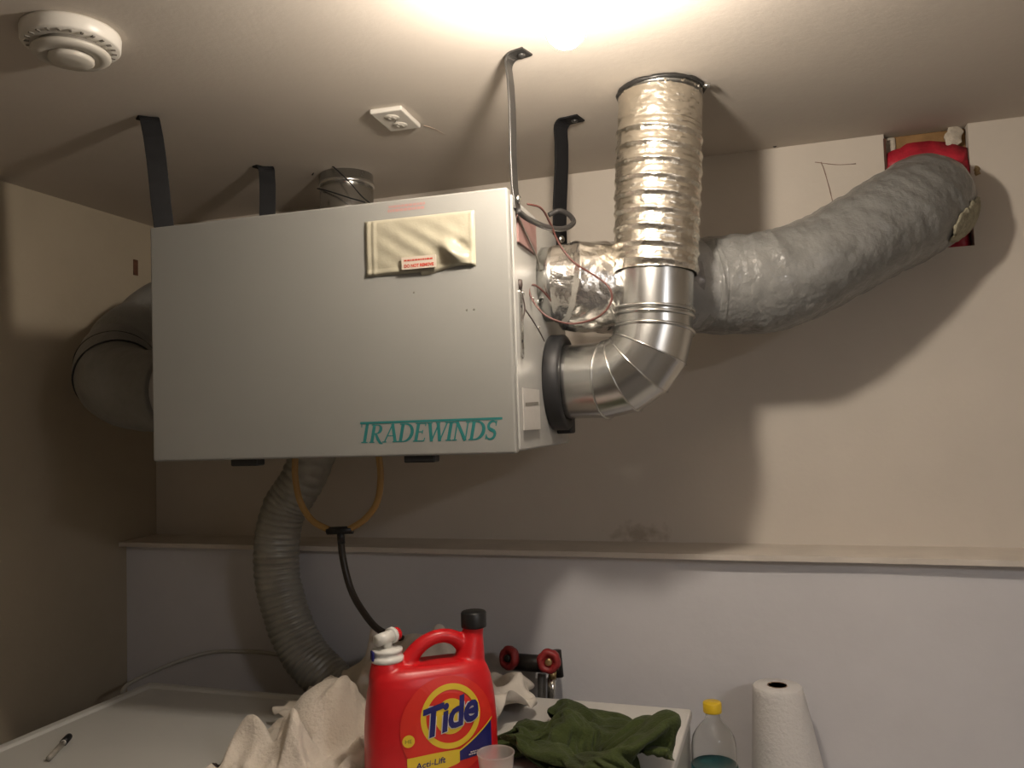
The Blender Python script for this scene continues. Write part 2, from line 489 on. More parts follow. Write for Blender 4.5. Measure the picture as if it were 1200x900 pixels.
# ------------------------------------------------------------------ the ventilator cabinet
u_ = V((0.99918315, 0.04033937, 0.00240078)); v_ = V((-0.00209983, -0.00750121, 0.99996966)); d_ = V((-0.04035616, 0.99915788, 0.00741037))
BL = V((-1.21732788, 1.35767964, 1.56 - 0.0520579))
W, H, DP = 0.7665, 0.4797, 0.478
HM = Matrix(((u_.x, d_.x, v_.x, BL.x), (u_.y, d_.y, v_.y, BL.y), (u_.z, d_.z, v_.z, BL.z), (0, 0, 0, 1)))
hrv = thing('heat_recovery_ventilator', 'grey metal ventilator cabinet with teal lettering hung from the ceiling', 'ventilator', matrix=HM)
B = lambda x, y, z: HM @ V((x, y, z))
mb = MB().box((.006, .022, .002), (W - .004, DP, H - .004)); mb.build('cabinet', M['cab_side'], hrv, bevel=.004)
mb = MB().box((0, 0, 0), (W, .021, H)); panel = mb.build('front_panel', M['cab'], hrv, bevel=.004, bseg=3)
# corner rail with rivet holes on the right side
mb = MB().box((W - .004, .024, .006), (W + .0012, .05, H - .008)); rail = mb.build('corner_rail', M['cab_side'], hrv, bevel=.001)
mb = MB().box((W - .0043, .046, .175), (W + .004, .066, .298)); mb.build('hinge_strip', M['screw'], hrv, bevel=.0015)
for z in (.205, .27): MB().lathe([(.003, 0), (.003, .0012), (0, .0018)], (W + .004, .056, z), (1, 0, 0), 10).build('rivet', M['strap'], hrv)
# open cut in the top edge and a pale tab beside it
mb = MB().box((.075, .03, H - .004), (.135, .16, H + .004)); mb.build('top_bracket', M['black'], hrv, bevel=.001)
mb = MB().box((.155, .05, H - .004), (.33, .30, H + .006)); mb.build('top_plate', M['strap'], hrv, bevel=.001)
# lettering ------------------------------------------------------
mb = MB()
EPS = -.0003


def arc(cx, cy, rx, ry, a0, a1, n=12):
    return [(cx + rx * cos(a0 + (a1 - a0) * i / n), cy + ry * sin(a0 + (a1 - a0) * i / n)) for i in range(n + 1)]


TH, TN, SF = .155, .065, .05


def glyph(ch):
    """(strokes, advance) in cap-height units: each stroke is (points, width or widths)"""
    S = []
    serif = lambda x, y, h=.15: S.append(([(x - h, y), (x + h, y)], SF))
    if ch == 'T':
        S.append(([(.32, 0), (.32, 1.05)], TH)); serif(.32, .025, .18)
        S.append(([(.0, 1.02), (.02, .86)], .05)); adv = .60
    elif ch == 'R':
        S.append(([(.16, 0), (.16, 1)], TH)); serif(.16, .025); S.append(([(.0, .975), (.2, .975)], SF))
        p = [(.2, .965)] + arc(.34, .73, .22, .235, pi / 2, -pi / 2) + [(.2, .495)]
        S.append((p, [SF] * 3 + [.08, .11, .14, .15, .15, .15, .14, .11, .08] + [SF] * 3))
        S.append(([(.30, .5), (.50, .16), (.66, -.03), (.80, -.07)], [.12, .15, .12, .05])); adv = .80
    elif ch == 'A':
        S.append(([(.10, 0), (.42, 1.03)], TN)); S.append(([(.40, 1.0), (.72, 0)], TH)); S.append(([(.20, .35), (.6, .35)], SF))
        serif(.10, .025, .12); serif(.72, .025, .16); adv = .86
    elif ch == 'D':
        S.append(([(.16, 0), (.16, 1)], TH)); S.append(([(.0, .975), (.3, .975)], SF)); S.append(([(.0, .025), (.3, .025)], SF))
        p = [(.28, .975)] + arc(.32, .5, .42, .475, pi / 2, -pi / 2, 14) + [(.28, .025)]
        S.append((p, [SF, SF, .07, .09, .12, .14, .155, .16, .16, .16, .155, .14, .12, .09, .07, SF, SF])); adv = .88
    elif ch == 'E':
        S.append(([(.16, 0), (.16, 1)], TH)); S.append(([(.0, .975), (.56, .975)], SF)); S.append(([(.0, .025), (.60, .025)], SF)); S.append(([(.2, .52), (.45, .52)], SF))
        S.append(([(.56, 1), (.57, .82)], .05)); S.append(([(.60, 0), (.63, .2)], .05)); S.append(([(.45, .42), (.45, .62)], .05)); adv = .70
    elif ch == 'W':
        for x in (.10, .55): S.append(([(x, 1), (x + .25, -.02)], TH))
        S.append(([(.35, 0), (.60, .95)], TN)); S.append(([(.80, 0), (1.06, 1)], TN))
        serif(.10, .975, .15); serif(.55, .975, .13); serif(1.06, .975, .12); adv = 1.12
    elif ch == 'I':
        S.append(([(.17, 0), (.17, 1)], TH)); serif(.17, .025, .16); serif(.17, .975, .16); adv = .40
    elif ch == 'N':
        S.append(([(.12, 0), (.12, 1)], TN)); S.append(([(.10, 1), (.70, -.02)], TH)); S.append(([(.70, 0), (.70, 1)], TN))
        serif(.12, .025, .13); serif(.06, .975, .1); serif(.70, .975, .13); adv = .88
    elif ch == 'S':
        p = arc(.30, .74, .20, .23, .35, pi + .7, 10) + [(.30, .51)] + arc(.29, .26, .22, .235, .9, -pi + .25, 10)
        n = len(p)
        S.append((p, [SF, .06, .07, .08, .09, .10, .11, .12, .13, .14, .15, .16, .15, .14, .13, .12, .11, .10, .09, .08, .07, .06, SF][:n])) 
        S.append(([(.49, .98), (.49, .72)], .05)); S.append(([(.06, .02), (.06, .28)], .05)); adv = .58
    return S, adv


x = 0.0
strokes = []
for i, ch in enumerate('TRADEWINDS'):
    S, adv = glyph(ch)
    for p, w in S: strokes.append(([(x + a + .20 * b, b) for a, b in p], w))
    x += adv - .02
tw = x + .2
LX0, LX1, LZ0, LZ1 = .460, .735, .0262, .0600    # where the word sits on the panel
sx = (LX1 - LX0) / tw; sz = LZ1 - LZ0
for k, (p, w) in enumerate(strokes):
    ws = w if isinstance(w, list) else [w] * len(p)
    mb.strip([(LX0 + a * sx, LZ0 + b * sz) for a, b in p], [q * sx * 1.12 for q in ws], lambda a, b, k=k: V((a, EPS - .000004 * k, b)))
zt = LZ1 + .0035
mb.strip([(LX0 + .004, zt), (LX1 + .008, zt)], .0042, lambda a, b: V((a, EPS - .0002, b)))
mb.build('teal_lettering', M['teal'], panel)
# faint red warning print near the top
mb = MB()
for z, x0, x1, h in ((.4665, .534, .605, .0045), (.4590, .532, .603, .005)):
    xx = x0
    while xx < x1:
        w = random.uniform(.003, .008)
        mb.strip([(xx, z), (xx + w, z)], h, lambda a, b: V((a, EPS, b))); xx += w + .0012
mb.build('warning_lettering', M['pinkprint'], panel)
# yellowed document pocket
PX0, PX1, PZ0, PZ1 = .4845, .703, .338, .4435
mb = MB(); nx, nzv = 70, 30; vs = []
for j in range(nzv + 1):
    for i in range(nx + 1):
        s = i / nx; t = j / nzv
        xx = PX0 + (PX1 - PX0) * s; zz = PZ0 + (PZ1 - PZ0) * t
        if t < .12: zz += .006 * sin(s * 9) * (s > .5) * (1 - t / .12)
        puff = .003 + .004 * (sin(pi * min(1, s * 1.02)) * sin(pi * t)) ** .5
        puff += .0012 * sin(26 * (s + t * .7)) * sin(pi * s) * sin(pi * t)
        g = math.exp(-((s - .82) / .10) ** 2 - ((t - .28 - .9 * (0.82 - s)) / .16) ** 2)
        puff += .020 * g * (1 if True else 0)
        g2 = math.exp(-((s - .88) / .05) ** 2 - ((t - .38 - .5 * (0.88 - s)) / .10) ** 2)
        puff -= .012 * g2
        for e in (.035, .09): puff += .0022 * math.exp(-((s - e) / .012) ** 2)
        puff += .0022 * math.exp(-((t - .05) / .03) ** 2) + .002 * math.exp(-((s - .975) / .012) ** 2)
        edge = min(1, min(s, 1 - s) * nx, min(t, 1 - t) * nzv)
        vs.append(V((xx, -max(.0006, puff * edge), zz)))
fs = []
for j in range(nzv):
    for i in range(nx):
        a = j * (nx + 1) + i
        fs.append((a, a + 1, a + nx + 2, a + nx + 1))
mb.add(vs, fs, 0, True)
pk = mb.build('document_pocket', M['pocket'], hrv)
sx0, sx1, sz0, sz1 = .562, .630, .3435, .3665
mb = MB().box((sx0, -.0118, sz0), (sx1, -.0105, sz1)); mb.build('pocket_sticker', M['sticker'], pk)
mb = MB()
pl = lambda a, b: V((sx0 + .005 + a, -.0122, sz0 + .0035 + b))
text_mb(mb, 'DO NOT REMOVE', .0078, pl, bold=.0004, xscale=.92)
xx = 0
while xx < .057:
    w = random.uniform(.002, .006)
    mb.strip([(xx, .0130), (xx + w, .0130)], .003, pl); xx += w + .001
mb.build('sticker_lettering', M['redprint'], pk)
# latches under the front edge
for x0 in (.178, .548):
    mb = MB().box((x0, .004, -.013), (x0 + .062, .03, .004)); mb.build('latch', M['black_pl'], hrv, bevel=.003)
# rating label on the right side
mb = MB().box((W - .002, .054, .040), (W + .0018, .178, .118)); lab = mb.build('rating_label', M['label_w'], hrv)
mb = MB()
sp = lambda a, b: V((W + .0023, a, b))
mb.strip([(.066, .088), (.165, .091)], .006, sp)
mb.build('label_lettering', M['greyprint'], lab)
# pink tag next to the right front strap
mb = MB().box((W - .0042, .062, .392), (W + .0016, .20, .455)); mb.build('pink_tag', M['pink'], hrv)
# small screws on the side
for y, z in ((.095, .300), (.17, .30), (.21, .245), (.215, .30)):
    mb = MB().lathe([(.005, 0), (.005, .002), (.003, .0035), (0, .004)], (W - .004, y, z), (1, 0, 0), 12); mb.build('screw', M['screw'], hrv)
for px, z in ((.682, .262), (.696, .262), (.58, .302)):
    mb = MB().lathe([(.0022, 0), (.0018, .0005), (0, .0009)], (px, .0002, z), (0, -1, 0), 8); mb.build('speck', M['greyprint'], panel)
# round port collars: right front (black), right rear, left
PR = V((W - .004, .325, .137))
mb = MB().lathe([(.080, 0), (.100, 0), (.103, .004), (.103, .030), (.099, .034), (.086, .034), (.080, .030), (.080, 0)], PR, (1, 0, 0), 48); mb.build('port_collar', M['black'], hrv)
mb = MB().lathe([(.079, -.002), (.079, .045), (.074, .045)], V((W - .004, .285, .345)), (1, 0, 0), 40); mb.build('port_collar', M['galv'], hrv)
mb = MB().lathe([(.079, -.002), (.079, .05), (.074, .05)], V((.006, .25, .16)), (-1, 0, 0), 40); mb.build('port_collar', M['label_w'], hrv)
mb = MB().tube([B(W - .002, .36, .128), B(W + .022, .43, .045)], .012, 10); 
mb = MB().box((W - .004, .345, .026), (W + .03, .385, .06)); mb.build('collar_clip', M['black'], hrv, bevel=.004)

# ------------------------------------------------------------------ hanging straps


def strap(label, top, bot, wdir, flange, width=.034, t=.004, m='strap_black'):
    """bent flat steel bar: top flange against the ceiling, then down to the box"""
    root = thing('hanging_strap', label, 'strap', bot, 'steel straps carrying the ventilator')
    wd = V(wdir).normalized(); fl = V(flange)
    top = V(top); bot = V(bot)
    path = [top + fl * 1.0, top + fl * .45]
    r = .016
    dn = (bot - top).normalized(); fn_ = fl.normalized()
    for i in range(7):
        a = i / 6 * pi / 2
        path.append(top + dn * r + fn_ * r - fn_ * r * sin(a) - dn * r * cos(a))
    for i in range(1, 7): path.append(top + (bot - top) * (i / 6) + V((.0025 * sin(i), 0, 0)) * (0 < i < 6))
    vs = []; n = len(path)
    for i in range(n):
        tg = (path[min(i + 1, n - 1)] - path[max(i - 1, 0)]).normalized()
        wv = (wd - tg * wd.dot(tg)).normalized()
        nn = tg.cross(wv)
        for a, b in ((-1, -1), (1, -1), (1, 1), (-1, 1)): vs.append(path[i] + wv * a * width / 2 + nn * b * t / 2)
    fs = [(3, 2, 1, 0), (4 * n - 4, 4 * n - 3, 4 * n - 2, 4 * n - 1)]
    for i in range(n - 1):
        for k in range(4):
            l = (k + 1) % 4
            fs.append((4 * i + k, 4 * i + l, 4 * i + 4 + l, 4 * i + 4 + k))
    MB().add(vs, fs).build('strap_bar', M[m], root, shift=root.location, bevel=.0008)
    sd = wd.cross(dn).normalized()
    if sd.x < 0: sd = -sd
    q = bot - dn * .02 + sd * t / 2
    MB().lathe([(.009, 0), (.009, .003), (.006, .006), (0, .007)], q, sd, 12).build('screw', M['screw'], root, shift=root.location)
    q = top + fl * .7 + V((0, 0, -.003))
    MB().lathe([(.008, 0), (.007, -.003), (0, -.005)], q, (0, 0, 1), 12).build('screw', M['strap'], root, shift=root.location)
    return root


C2 = CEIL - .0022
strap('shiny steel strap at the right front corner of the ventilator, nearest the bulb', (-.459, 1.432, C2), B(W + .0035, .05, .448), (0, 1, 0), (.042, -.012, 0), width=.036, m='strap')
strap('dark steel strap at the left front corner of the ventilator, nearest the smoke alarm', (-1.262, 1.405, C2), B(-.004, .06, .45), (.75, .65, 0), (-.030, .022, 0), width=.040)
strap('dark strap at the right rear corner, behind the cord loop', (-.452, 1.79, C2), B(W + .0025, .425, .45), (.5, .86, 0), (.05, -.01, 0), width=.042)
strap('short dark strap at the left rear corner, behind the cabinet top', (-1.236, 1.79, C2), B(.002, .425, .43), (.8, .6, 0), (-.032, .01, 0), width=.040)

# ------------------------------------------------------------------ foil and galvanized duct (right front)
A0 = B(W + .012, .325, .137)
duct = thing('silver_exhaust_duct', 'shiny foil and galvanized duct rising from the cabinet elbow to the ceiling', 'duct', (-.26, 1.66, 1.57))
dl = duct.location
zb = A0.z
TOPD = V((-.213, 1.705, CEIL))
BOT = V((-.259, 1.612, zb + .0))
axis = (TOPD - BOT).normalized()
R = .079
# horizontal stub
e0 = A0; hd = (u_ - d_ * .26).normalized()
ctrlr = .100
xs = (BOT - A0).dot(hd)
s_end = A0 + hd * max(.03, xs - ctrlr)
MB().tube([A0, A0 + hd * .03, s_end], R, 48, cap=False).build('elbow_stub', M['galv'], duct, shift=dl)
# elbow in gores with mitred joints
side = (axis - hd * axis.dot(hd)).normalized()
bend = math.acos(max(-1, min(1, hd.dot(axis))))
NG = 4
upv = hd.cross(axis).normalized()


def elbow_at(a):
    return s_end + hd * ctrlr * sin(a) + side * ctrlr * (1 - cos(a)), hd * cos(a) + side * sin(a)


def elbow_ring(a, rr, n=56):
    c, tg = elbow_at(a)
    q = tg.cross(upv)
    k = 1 / cos(bend / NG / 2)
    return [c + upv * cos(t) * rr + q * sin(t) * rr * k for t in [2 * pi * i / n for i in range(n)]]


for i in range(NG):
    a0, a1 = bend * i / NG, bend * (i + 1) / NG
    vs = elbow_ring(a0, R + .0006 * (i % 2)) + elbow_ring(a1, R + .0006 * (i % 2))
    MB().add(vs, [(k, (k + 1) % 56, 56 + (k + 1) % 56, 56 + k) for k in range(56)], 0, True).build('elbow_gore', M['galv'], duct, shift=dl)
for i in range(NG + 1):
    MB().tube(elbow_ring(bend * i / NG, R + .0008), .0020 if i < NG else .004, 6, closed=True).build('elbow_seam', M['galv'], duct, shift=dl)
M0 = elbow_at(bend)[0]
vx = lambda t: M0 + (TOPD - M0) * t
MB().tube([vx(-.004), vx(.26)], R, 56, cap=False, up=upv).build('metal_sleeve', M['galv'], duct, shift=dl)


def bead(t, w, rr, name, m):
    c = vx(t)
    ax = (TOPD - M0).normalized()
    p = ax.cross(upv).normalized(); q = ax.cross(p)
    ring = [c + (p * cos(k) + q * sin(k)) * rr for k in [2 * pi * i / 56 for i in range(56)]]
    return MB().tube(ring, w, 8, closed=True).build(name, m, duct, shift=dl)


bead(.062, .0040, R + .0015, 'bead', M['galv'])
bead(.084, .0040, R + .0015, 'bead', M['galv'])
# foil sleeve with crimped rings
NR = 9
T0, T1 = .235, .985


def foil_fn(t, th, p):
    c = nz(p, 55) * .014 + nz(p, 130, 5) * .014
    if t > .80:
        env = 0.12
    else:
        env = 1.0
    ph = (t / .80 * NR + th / (2 * pi)) % 1.0
    rid = .030 * math.exp(-((ph - .5) / .14) ** 2) - .018 * math.exp(-((ph - .16) / .16) ** 2)
    s = 1.0 + env * rid + c
    s += .030 * math.exp(-((t - .78) / .018) ** 2) * .6
    s -= .015 * math.exp(-((t - .0) / .02) ** 2)
    if .3 < t < .8: s *= 1.0 + .02 * sin((t - .3) / .5 * pi)
    return s


pth = [vx(T0 + (T1 - T0) * i / 259) for i in range(260)]
MB().tube(pth, R + .0075, 120, fn=foil_fn, cap=False, up=upv).build('foil_sleeve', M['foil'], duct, shift=dl)
MB().tube([vx(.965), vx(.999)], R + .008, 56, cap=True, up=upv).build('ceiling_collar', M['galv_d'], duct, shift=dl)
ring = [TOPD + V((cos(k) * (R + .009), sin(k) * (R + .009), -.004)) for k in [2 * pi * i / 56 for i in range(56)]]
MB().tube(ring, .005, 6, closed=True, fn=lambda t, th, p: 1 + .6 * nz(p, 60)).build('caulk_ring', M['strap'], duct, shift=dl)
MB().tube([TOPD + V((.088, -.02, -.01)), TOPD + V((.103, -.022, -.012))], .005, 8).build('clamp_screw', M['screw'], duct, shift=dl)

# ------------------------------------------------------------------ insulated duct going right into the wall hole
ins = thing('insulated_supply_duct', 'grey plastic wrapped insulated duct bending up into the wall hole on the right', 'duct', (-.1, 1.85, 1.78))
il = ins.location
b0 = B(W + .03, .285, .345)
cp = [b0, V((-.36, 1.715, b0.z - .008)), V((-.22, 1.83, 1.858)), P(835, 334, 1.885), P(905, 329, 1.91), P(965, 306, 1.945), P(1022, 273, 1.995), P(1064, 250, 2.06), P(1083, 237, 2.13), P(1088, 232, 2.235)]
full = spline(cp, 260)


def wrinkle(t, th, p):
    # folds running round the sleeve, deeper on the inside of the bend
    w = .034 * nz((p.x, p.y, p.z), 9, 2) + .042 * nz((t * 26 + .9 * sin(th * 2), th * .6, 0), 1.0, 7)
    w += .075 * max(0, nz((t * 14 - th * 1.2, th * .5 + t * 4, 2), 1.0, 4)) ** 1.5
    w += .016 * abs(nz((t * 60, th * .8, 4), 1.0, 1)) + .010 * nz(p, 60, 9)
    return 1 + w


def rad_j(t):
    return .100 + .010 * min(1, t / .3) + .004 * sin(t * 9) - .012 * max(0, (t - .88) / .12)


i0, i1 = 62, 246
MB().tube(full[i0:i1], rad_j, 72, fn=wrinkle, up=V((0, 0, 1)), cap=False).build('plastic_jacket', M['jacket'], ins, shift=il)
MB().tube(full[i0 - 14:i0 + 36], .1045, 64, fn=lambda t, th, p: 1 + .016 * nz(p, 22) + .006 * nz(p, 60, 3), up=V((0, 0, 1)), cap=False).build('jacket_cuff', M['jacket_l'], ins, shift=il)
MB().tube([b0 - u_ * .012] + full[1:36], lambda t: .081 + .013 * min(1, t * 5) + .004 * t, 96, fn=lambda t, th, p: 1 + .05 * nz(p, 24) + .03 * nz(p, 60, 3), up=V((0, 0, 1)), cap=False).build('foil_wrap', M['foil_tape'], ins, shift=il)
MB().tube(full[30:i0], lambda t: .097 + .006 * t, 96, fn=lambda t, th, p: 1 + .07 * nz(p, 18) + .03 * nz(p, 45, 3), up=V((0, 0, 1)), cap=False).build('wrinkled_sleeve', M['jacket_g'], ins, shift=il)
MB().tube(full[0:8], .083, 56, up=V((0, 0, 1)), cap=False).build('duct_sleeve', M['galv'], ins, shift=il)
MB().tube(full[228:], lambda t: .092 - .006 * t, 56, fn=lambda t, th, p: 1 + .05 * nz(p, 40), up=V((0, 0, 1)), cap=True).build('bare_insulation', M['insul'], ins, shift=il)
# bare insulation showing along the torn outer side of the bend
mb = MB(); vs = []; n_ = 46; k_ = 9
for i in range(n_):
    q = 198 + i
    tg = (full[min(q + 1, 259)] - full[q - 1]).normalized()
    o_ = V((.78, -.30, -.45)); o_ = (o_ - tg * o_.dot(tg)).normalized()
    w_ = tg.cross(o_)
    f = i / (n_ - 1)
    half = .16 + .26 * sin(pi * f) ** .7
    rj = rad_j((q - i0) / (i1 - 1 - i0)) if q < i1 else .088
    for k in range(k_):
        a = (k / (k_ - 1) * 2 - 1) * half + .07 * nz((f * 9, k, 0), 1.3)
        edge = 1 - abs(k / (k_ - 1) * 2 - 1) ** 3
        rr = rj * 1.045 + .005 * edge + .003 * nz((f * 30, k * 2, 4), 1.1)
        vs.append(full[q] + (o_ * cos(a) + w_ * sin(a)) * rr)
fs = [(i * k_ + k, i * k_ + k + 1, (i + 1) * k_ + k + 1, (i + 1) * k_ + k) for i in range(n_ - 1) for k in range(k_ - 1)]
o = mb.add(vs, fs, 0, True).build('torn_insulation', M['insul'], ins, shift=il); sd_ = o.modifiers.new('thick', 'SOLIDIFY'); sd_.thickness = .004
# thin tie wire from the port to the duct
MB().tube([P(674, 291, 1.74), P(690, 292, 1.75), P(715, 302, 1.77)], .0012, 6, n=16).build('tie_wire', M['wire_g'], ins, shift=il)
MB().tube([P(668, 283, 1.735), P(676, 291, 1.74), P(671, 300, 1.735), P(680, 283, 1.73)], .0022, 6, n=20).build('tape_twist', M['foil'], ins, shift=il)

# ------------------------------------------------------------------ dark duct on the left side
ld = thing('dark_return_duct', 'dark grey wrapped duct looping from the left side of the cabinet', 'duct', (-1.6, 1.75, 1.6))
ll = ld.location
lp = [B(-.04, .25, .16), V((-1.40, 1.60, 1.665)), V((-1.56, 1.63, 1.695)), V((-1.67, 1.76, 1.79)), V((-1.66, 1.92, 1.91)), V((-1.56, 2.02, 1.98)), V((-1.44, 2.08, 2.00)), V((-1.36, YB - .003, 2.00))]
lfull = spline(lp, 150)
MB().tube(lfull[16:50], .098, 64, up=V((0, 0, 1)), fn=lambda t, th, p: 1 + .02 * nz(p, 14) + .01 * nz(p, 50, 3)).build('smooth_jacket', M['jacket_d'], ld, shift=ll)
MB().tube(lfull[46:150], .096, 64, up=V((0, 0, 1)), fn=lambda t, th, p: 1 + .10 * abs(sin(t * 22 + nz(p, 5))) ** .6 - .05 + .02 * nz(p, 18), cap=False).build('ribbed_jacket', M['jacket_d'], ld, shift=ll)
MB().tube(lfull[0:18], .088, 48, up=V((0, 0, 1)), cap=False).build('duct_sleeve', M['label_w'], ld, shift=ll)
for i in (47, 54):
    c = lfull[i]; tg = (lfull[i + 1] - lfull[i - 1]).normalized(); p = tg.orthogonal().normalized(); q = tg.cross(p)
    MB().tube([c + (p * cos(k) + q * sin(k)) * .100 for k in [2 * pi * j / 48 for j in range(48)]], .0025, 6, closed=True).build('clamp_band', M['black'], ld, shift=ll)
mb = MB().box((XL, 2.09, 2.075), (XL + .003, 2.108, 2.125)); single('tape_scrap', mb, mat('rust_tape', (.13, .055, .03), .8, var=.5, vscale=40), 'rust red strip on the left wall corner beside the cabinet', 'tape')

# ------------------------------------------------------------------ dryer exhaust hose and ceiling pipe
hs = thing('dryer_exhaust_hose', 'ribbed grey flexible hose curving down behind the dryer from the cabinet underside', 'hose', (-1.25, 1.96, .8))
hl = hs.location
hp = [V((-1.08, 1.98, 2.07)), V((-1.12, 1.98, 1.8)), P(362, 545, 1.965), P(332, 600, 1.955), P(324, 660, 1.95), P(334, 715, 1.945), P(356, 765, 1.94), P(388, 800, 1.935), P(420, 830, 1.93)]
NRB = 62
MB().tube(spline(hp, 500), .0575, 40, fn=lambda t, th, p: 1 + .07 * abs(sin(t * NRB * pi)) ** .7 + .03 * nz(p, 30), up=V((0, 1, 0)), cap=False).build('flexible_hose', M['hose'], hs, shift=hl)
cpipe = thing('ceiling_vent_pipe', 'short galvanized pipe with a tie wire entering the ceiling behind the cabinet', 'pipe', (-1.09, 1.93, 2.03))
pl_ = cpipe.location
c0 = V((-1.095, 1.95, 0))
MB().lathe([(.0715, 2.02), (.0715, 2.14), (.073, 2.145), (.073, 2.152), (.0715, 2.157), (.0715, CEIL - .001)], c0, seg=48).build('round_pipe', M['galv'], cpipe, shift=pl_)
MB().lathe([(.0735, 2.215), (.0755, 2.221), (.0735, 2.227)], c0, seg=48).build('pipe_bead', M['galv'], cpipe, shift=pl_)
wp = [P(366, 205, 1.90), P(374, 193, 1.875), P(388, 194, 1.868), P(402, 206, 1.868), P(412, 216, 1.868), P(424, 230, 1.87), P(436, 240, 1.875)]
MB().tube(wp, .0019, 6, n=40).build('tie_wire', M['black'], cpipe, shift=pl_)
MB().tube([P(372, 221, 1.895), P(385, 224, 1.87), P(410, 232, 1.868), P(428, 237, 1.872)], .0019, 6, n=30).build('tie_wire', M['black'], cpipe, shift=pl_)

# ------------------------------------------------------------------ drain tubing
dt = thing('drain_tubing', 'amber tubes under the cabinet joining at a black tee into a dark drain tube', 'tubing', P(398, 622, 1.62))
tl = dt.location
Yt = 1.62
MB().tube([P(346, 541, Yt) + V((0, 0, .012)), P(346, 560, Yt), P(352, 588, Yt), P(366, 610, Yt), P(388, 622, Yt)], .0075, 14, n=40).build('amber_tube', M['amber'], dt, shift=tl)
MB().tube([P(444, 539, Yt) + V((0, 0, .012)), P(446, 560, Yt), P(442, 588, Yt), P(428, 608, Yt), P(408, 621, Yt)], .0075, 14, n=40).build('amber_tube', M['amber'], dt, shift=tl)
tee = P(399, 622, Yt)
MB().tube([P(384, 622, Yt), P(413, 621, Yt)], .0088, 14).tube([tee, tee + V((.002, 0, -.028))], .0085, 14).build('tee_fitting', M['black_pl'], dt, shift=tl)
MB().tube([P(399, 628, Yt), P(402, 655, Yt), P(411, 690, Yt), P(425, 716, Yt + .02), P(444, 738, Yt + .05), P(470, 748, Yt + .1), P(486, 752, Yt + .12)], .0078, 14, n=60).build('drain_tube', M['darktube'], dt, shift=tl)

# ------------------------------------------------------------------ cords and wires on the cabinet side
cl = [P(607, 247, 1.425), P(618, 256, 1.46), P(640, 266, 1.53), P(660, 268, 1.60), P(672, 261, 1.66), P(667, 252, 1.70), P(655, 247, 1.71), P(643, 252, 1.70)]
mb = MB().tube(cl, .0055, 12, n=70)
single('cord_loop', mb, M['cord'], 'stiff dark grey cord loop sticking out beside the right front strap', 'cord')
wr = [P(618, 239, 1.47), P(634, 244, 1.50), P(645, 262, 1.54), P(655, 285, 1.56), P(672, 307, 1.56), P(697, 323, 1.54), P(713, 336, 1.53), P(717, 350, 1.53), P(708, 366, 1.53), P(690, 376, 1.53), P(665, 379, 1.53),
      P(640, 370, 1.53), P(625, 353, 1.53), P(620, 338, 1.54), P(626, 334, 1.57), P(637, 342, 1.59), P(650, 358, 1.62), P(657, 368, 1.65)]
mb = MB().tube(wr, .0021, 8, n=160)
single('control_wire', mb, M['wire'], 'reddish brown thin control wire looping beside the foil port', 'wire')
mb = MB().tube([P(607, 253, 1.435), P(617, 275, 1.49), P(630, 305, 1.57), P(632, 322, 1.60), P(631, 330, 1.60)], .0018, 6, n=40)
single('sensor_wire', mb, M['wire_g'], 'straight grey wire running down the cabinet side from the cord loop', 'wire')
mb = MB().tube([P(609, 332, 1.445), P(612, 345, 1.455), P(615, 362, 1.46), P(612, 378, 1.455), P(611, 400, 1.45), P(613, 420, 1.455)], .0016, 6, n=40).tube([P(615, 362, 1.46), P(622, 372, 1.48), P(632, 388, 1.53), P(638, 400, 1.56)], .0014, 6, n=30)
mb.lathe([(.005, -.008), (.006, 0), (.004, .01)], P(609, 334, 1.445), (0.1, 0, 1), 10)
single('door_switch_wire', mb, M['wire_d'], 'thin dark wire with a plug hanging down the cabinet side near the hinge', 'wire')

# ------------------------------------------------------------------ smoke alarm and ceiling plate
sa = thing('smoke_alarm', 'round white smoke alarm on the ceiling at the upper left', 'smoke alarm', (-1.122, 1.068, CEIL))
MB().lathe([(.077, 0), (.078, -.004), (.077, -.022), (.074, -.025), (.055, -.025)], seg=64).build('mounting_base', M['white_pl'], sa)
MB().lathe([(.051, -.022), (.051, -.036)], seg=48).build('dark_gap', M['gap_shade'], sa)
MB().lathe([(.052, -.034), (.061, -.035), (.062, -.038), (.058, -.042), (.044, -.045), (.042, -.043)], seg=64).build('alarm_cover', M['white_pl_d'], sa)
MB().lathe([(.0355, -.040), (.0355, -.049), (.032, -.052), (.013, -.053), (0, -.053)], seg=48).build('centre_cap', M['white_pl_d'], sa)
for i in range(24):
    a = 2 * pi * i / 24
    c = V((cos(a) * .066, sin(a) * .066, -.0252)); t = V((-sin(a), cos(a), 0)); r = V((cos(a), sin(a), 0))
    mb = MB().add([c + t * sx_ * .002 + r * rr + V((0, 0, zz)) for zz in (0, -.0016) for rr in (-.004, .004) for sx_ in (-1, 1)], [(0, 1, 3, 2), (4, 6, 7, 5), (0, 4, 5, 1), (2, 3, 7, 6), (0, 2, 6, 4), (1, 5, 7, 3)])
    mb.build('slot', M['gap_shade'], sa)
cpt = thing('ceiling_outlet', 'small white ceiling outlet plate left of the bare bulb', 'outlet', (-.783, 1.618, CEIL))
cpt.rotation_euler = (0, 0, .06)
MB().box((-.037, -.057, -.011), (.037, .057, 0)).build('cover_plate', M['white_pl'], cpt, bevel=.003)
for y in (-.023, .023):
    f = MB().lathe([(.017, -.0105), (.0165, -.0125), (0, -.0125)], (0, y, 0), seg=24).build('socket_face', M['white_pl_d'], cpt)
    for x in (-.006, .006): MB().box((x - .0013, y - .001, -.0135), (x + .0013, y + .009, -.0122)).build('slot', M['white_pl'], f)
    MB().lathe([(.0024, -.0122), (.0024, -.0135), (0, -.0135)], (0, y - .008, 0), seg=10).build('slot', M['white_pl'], f)
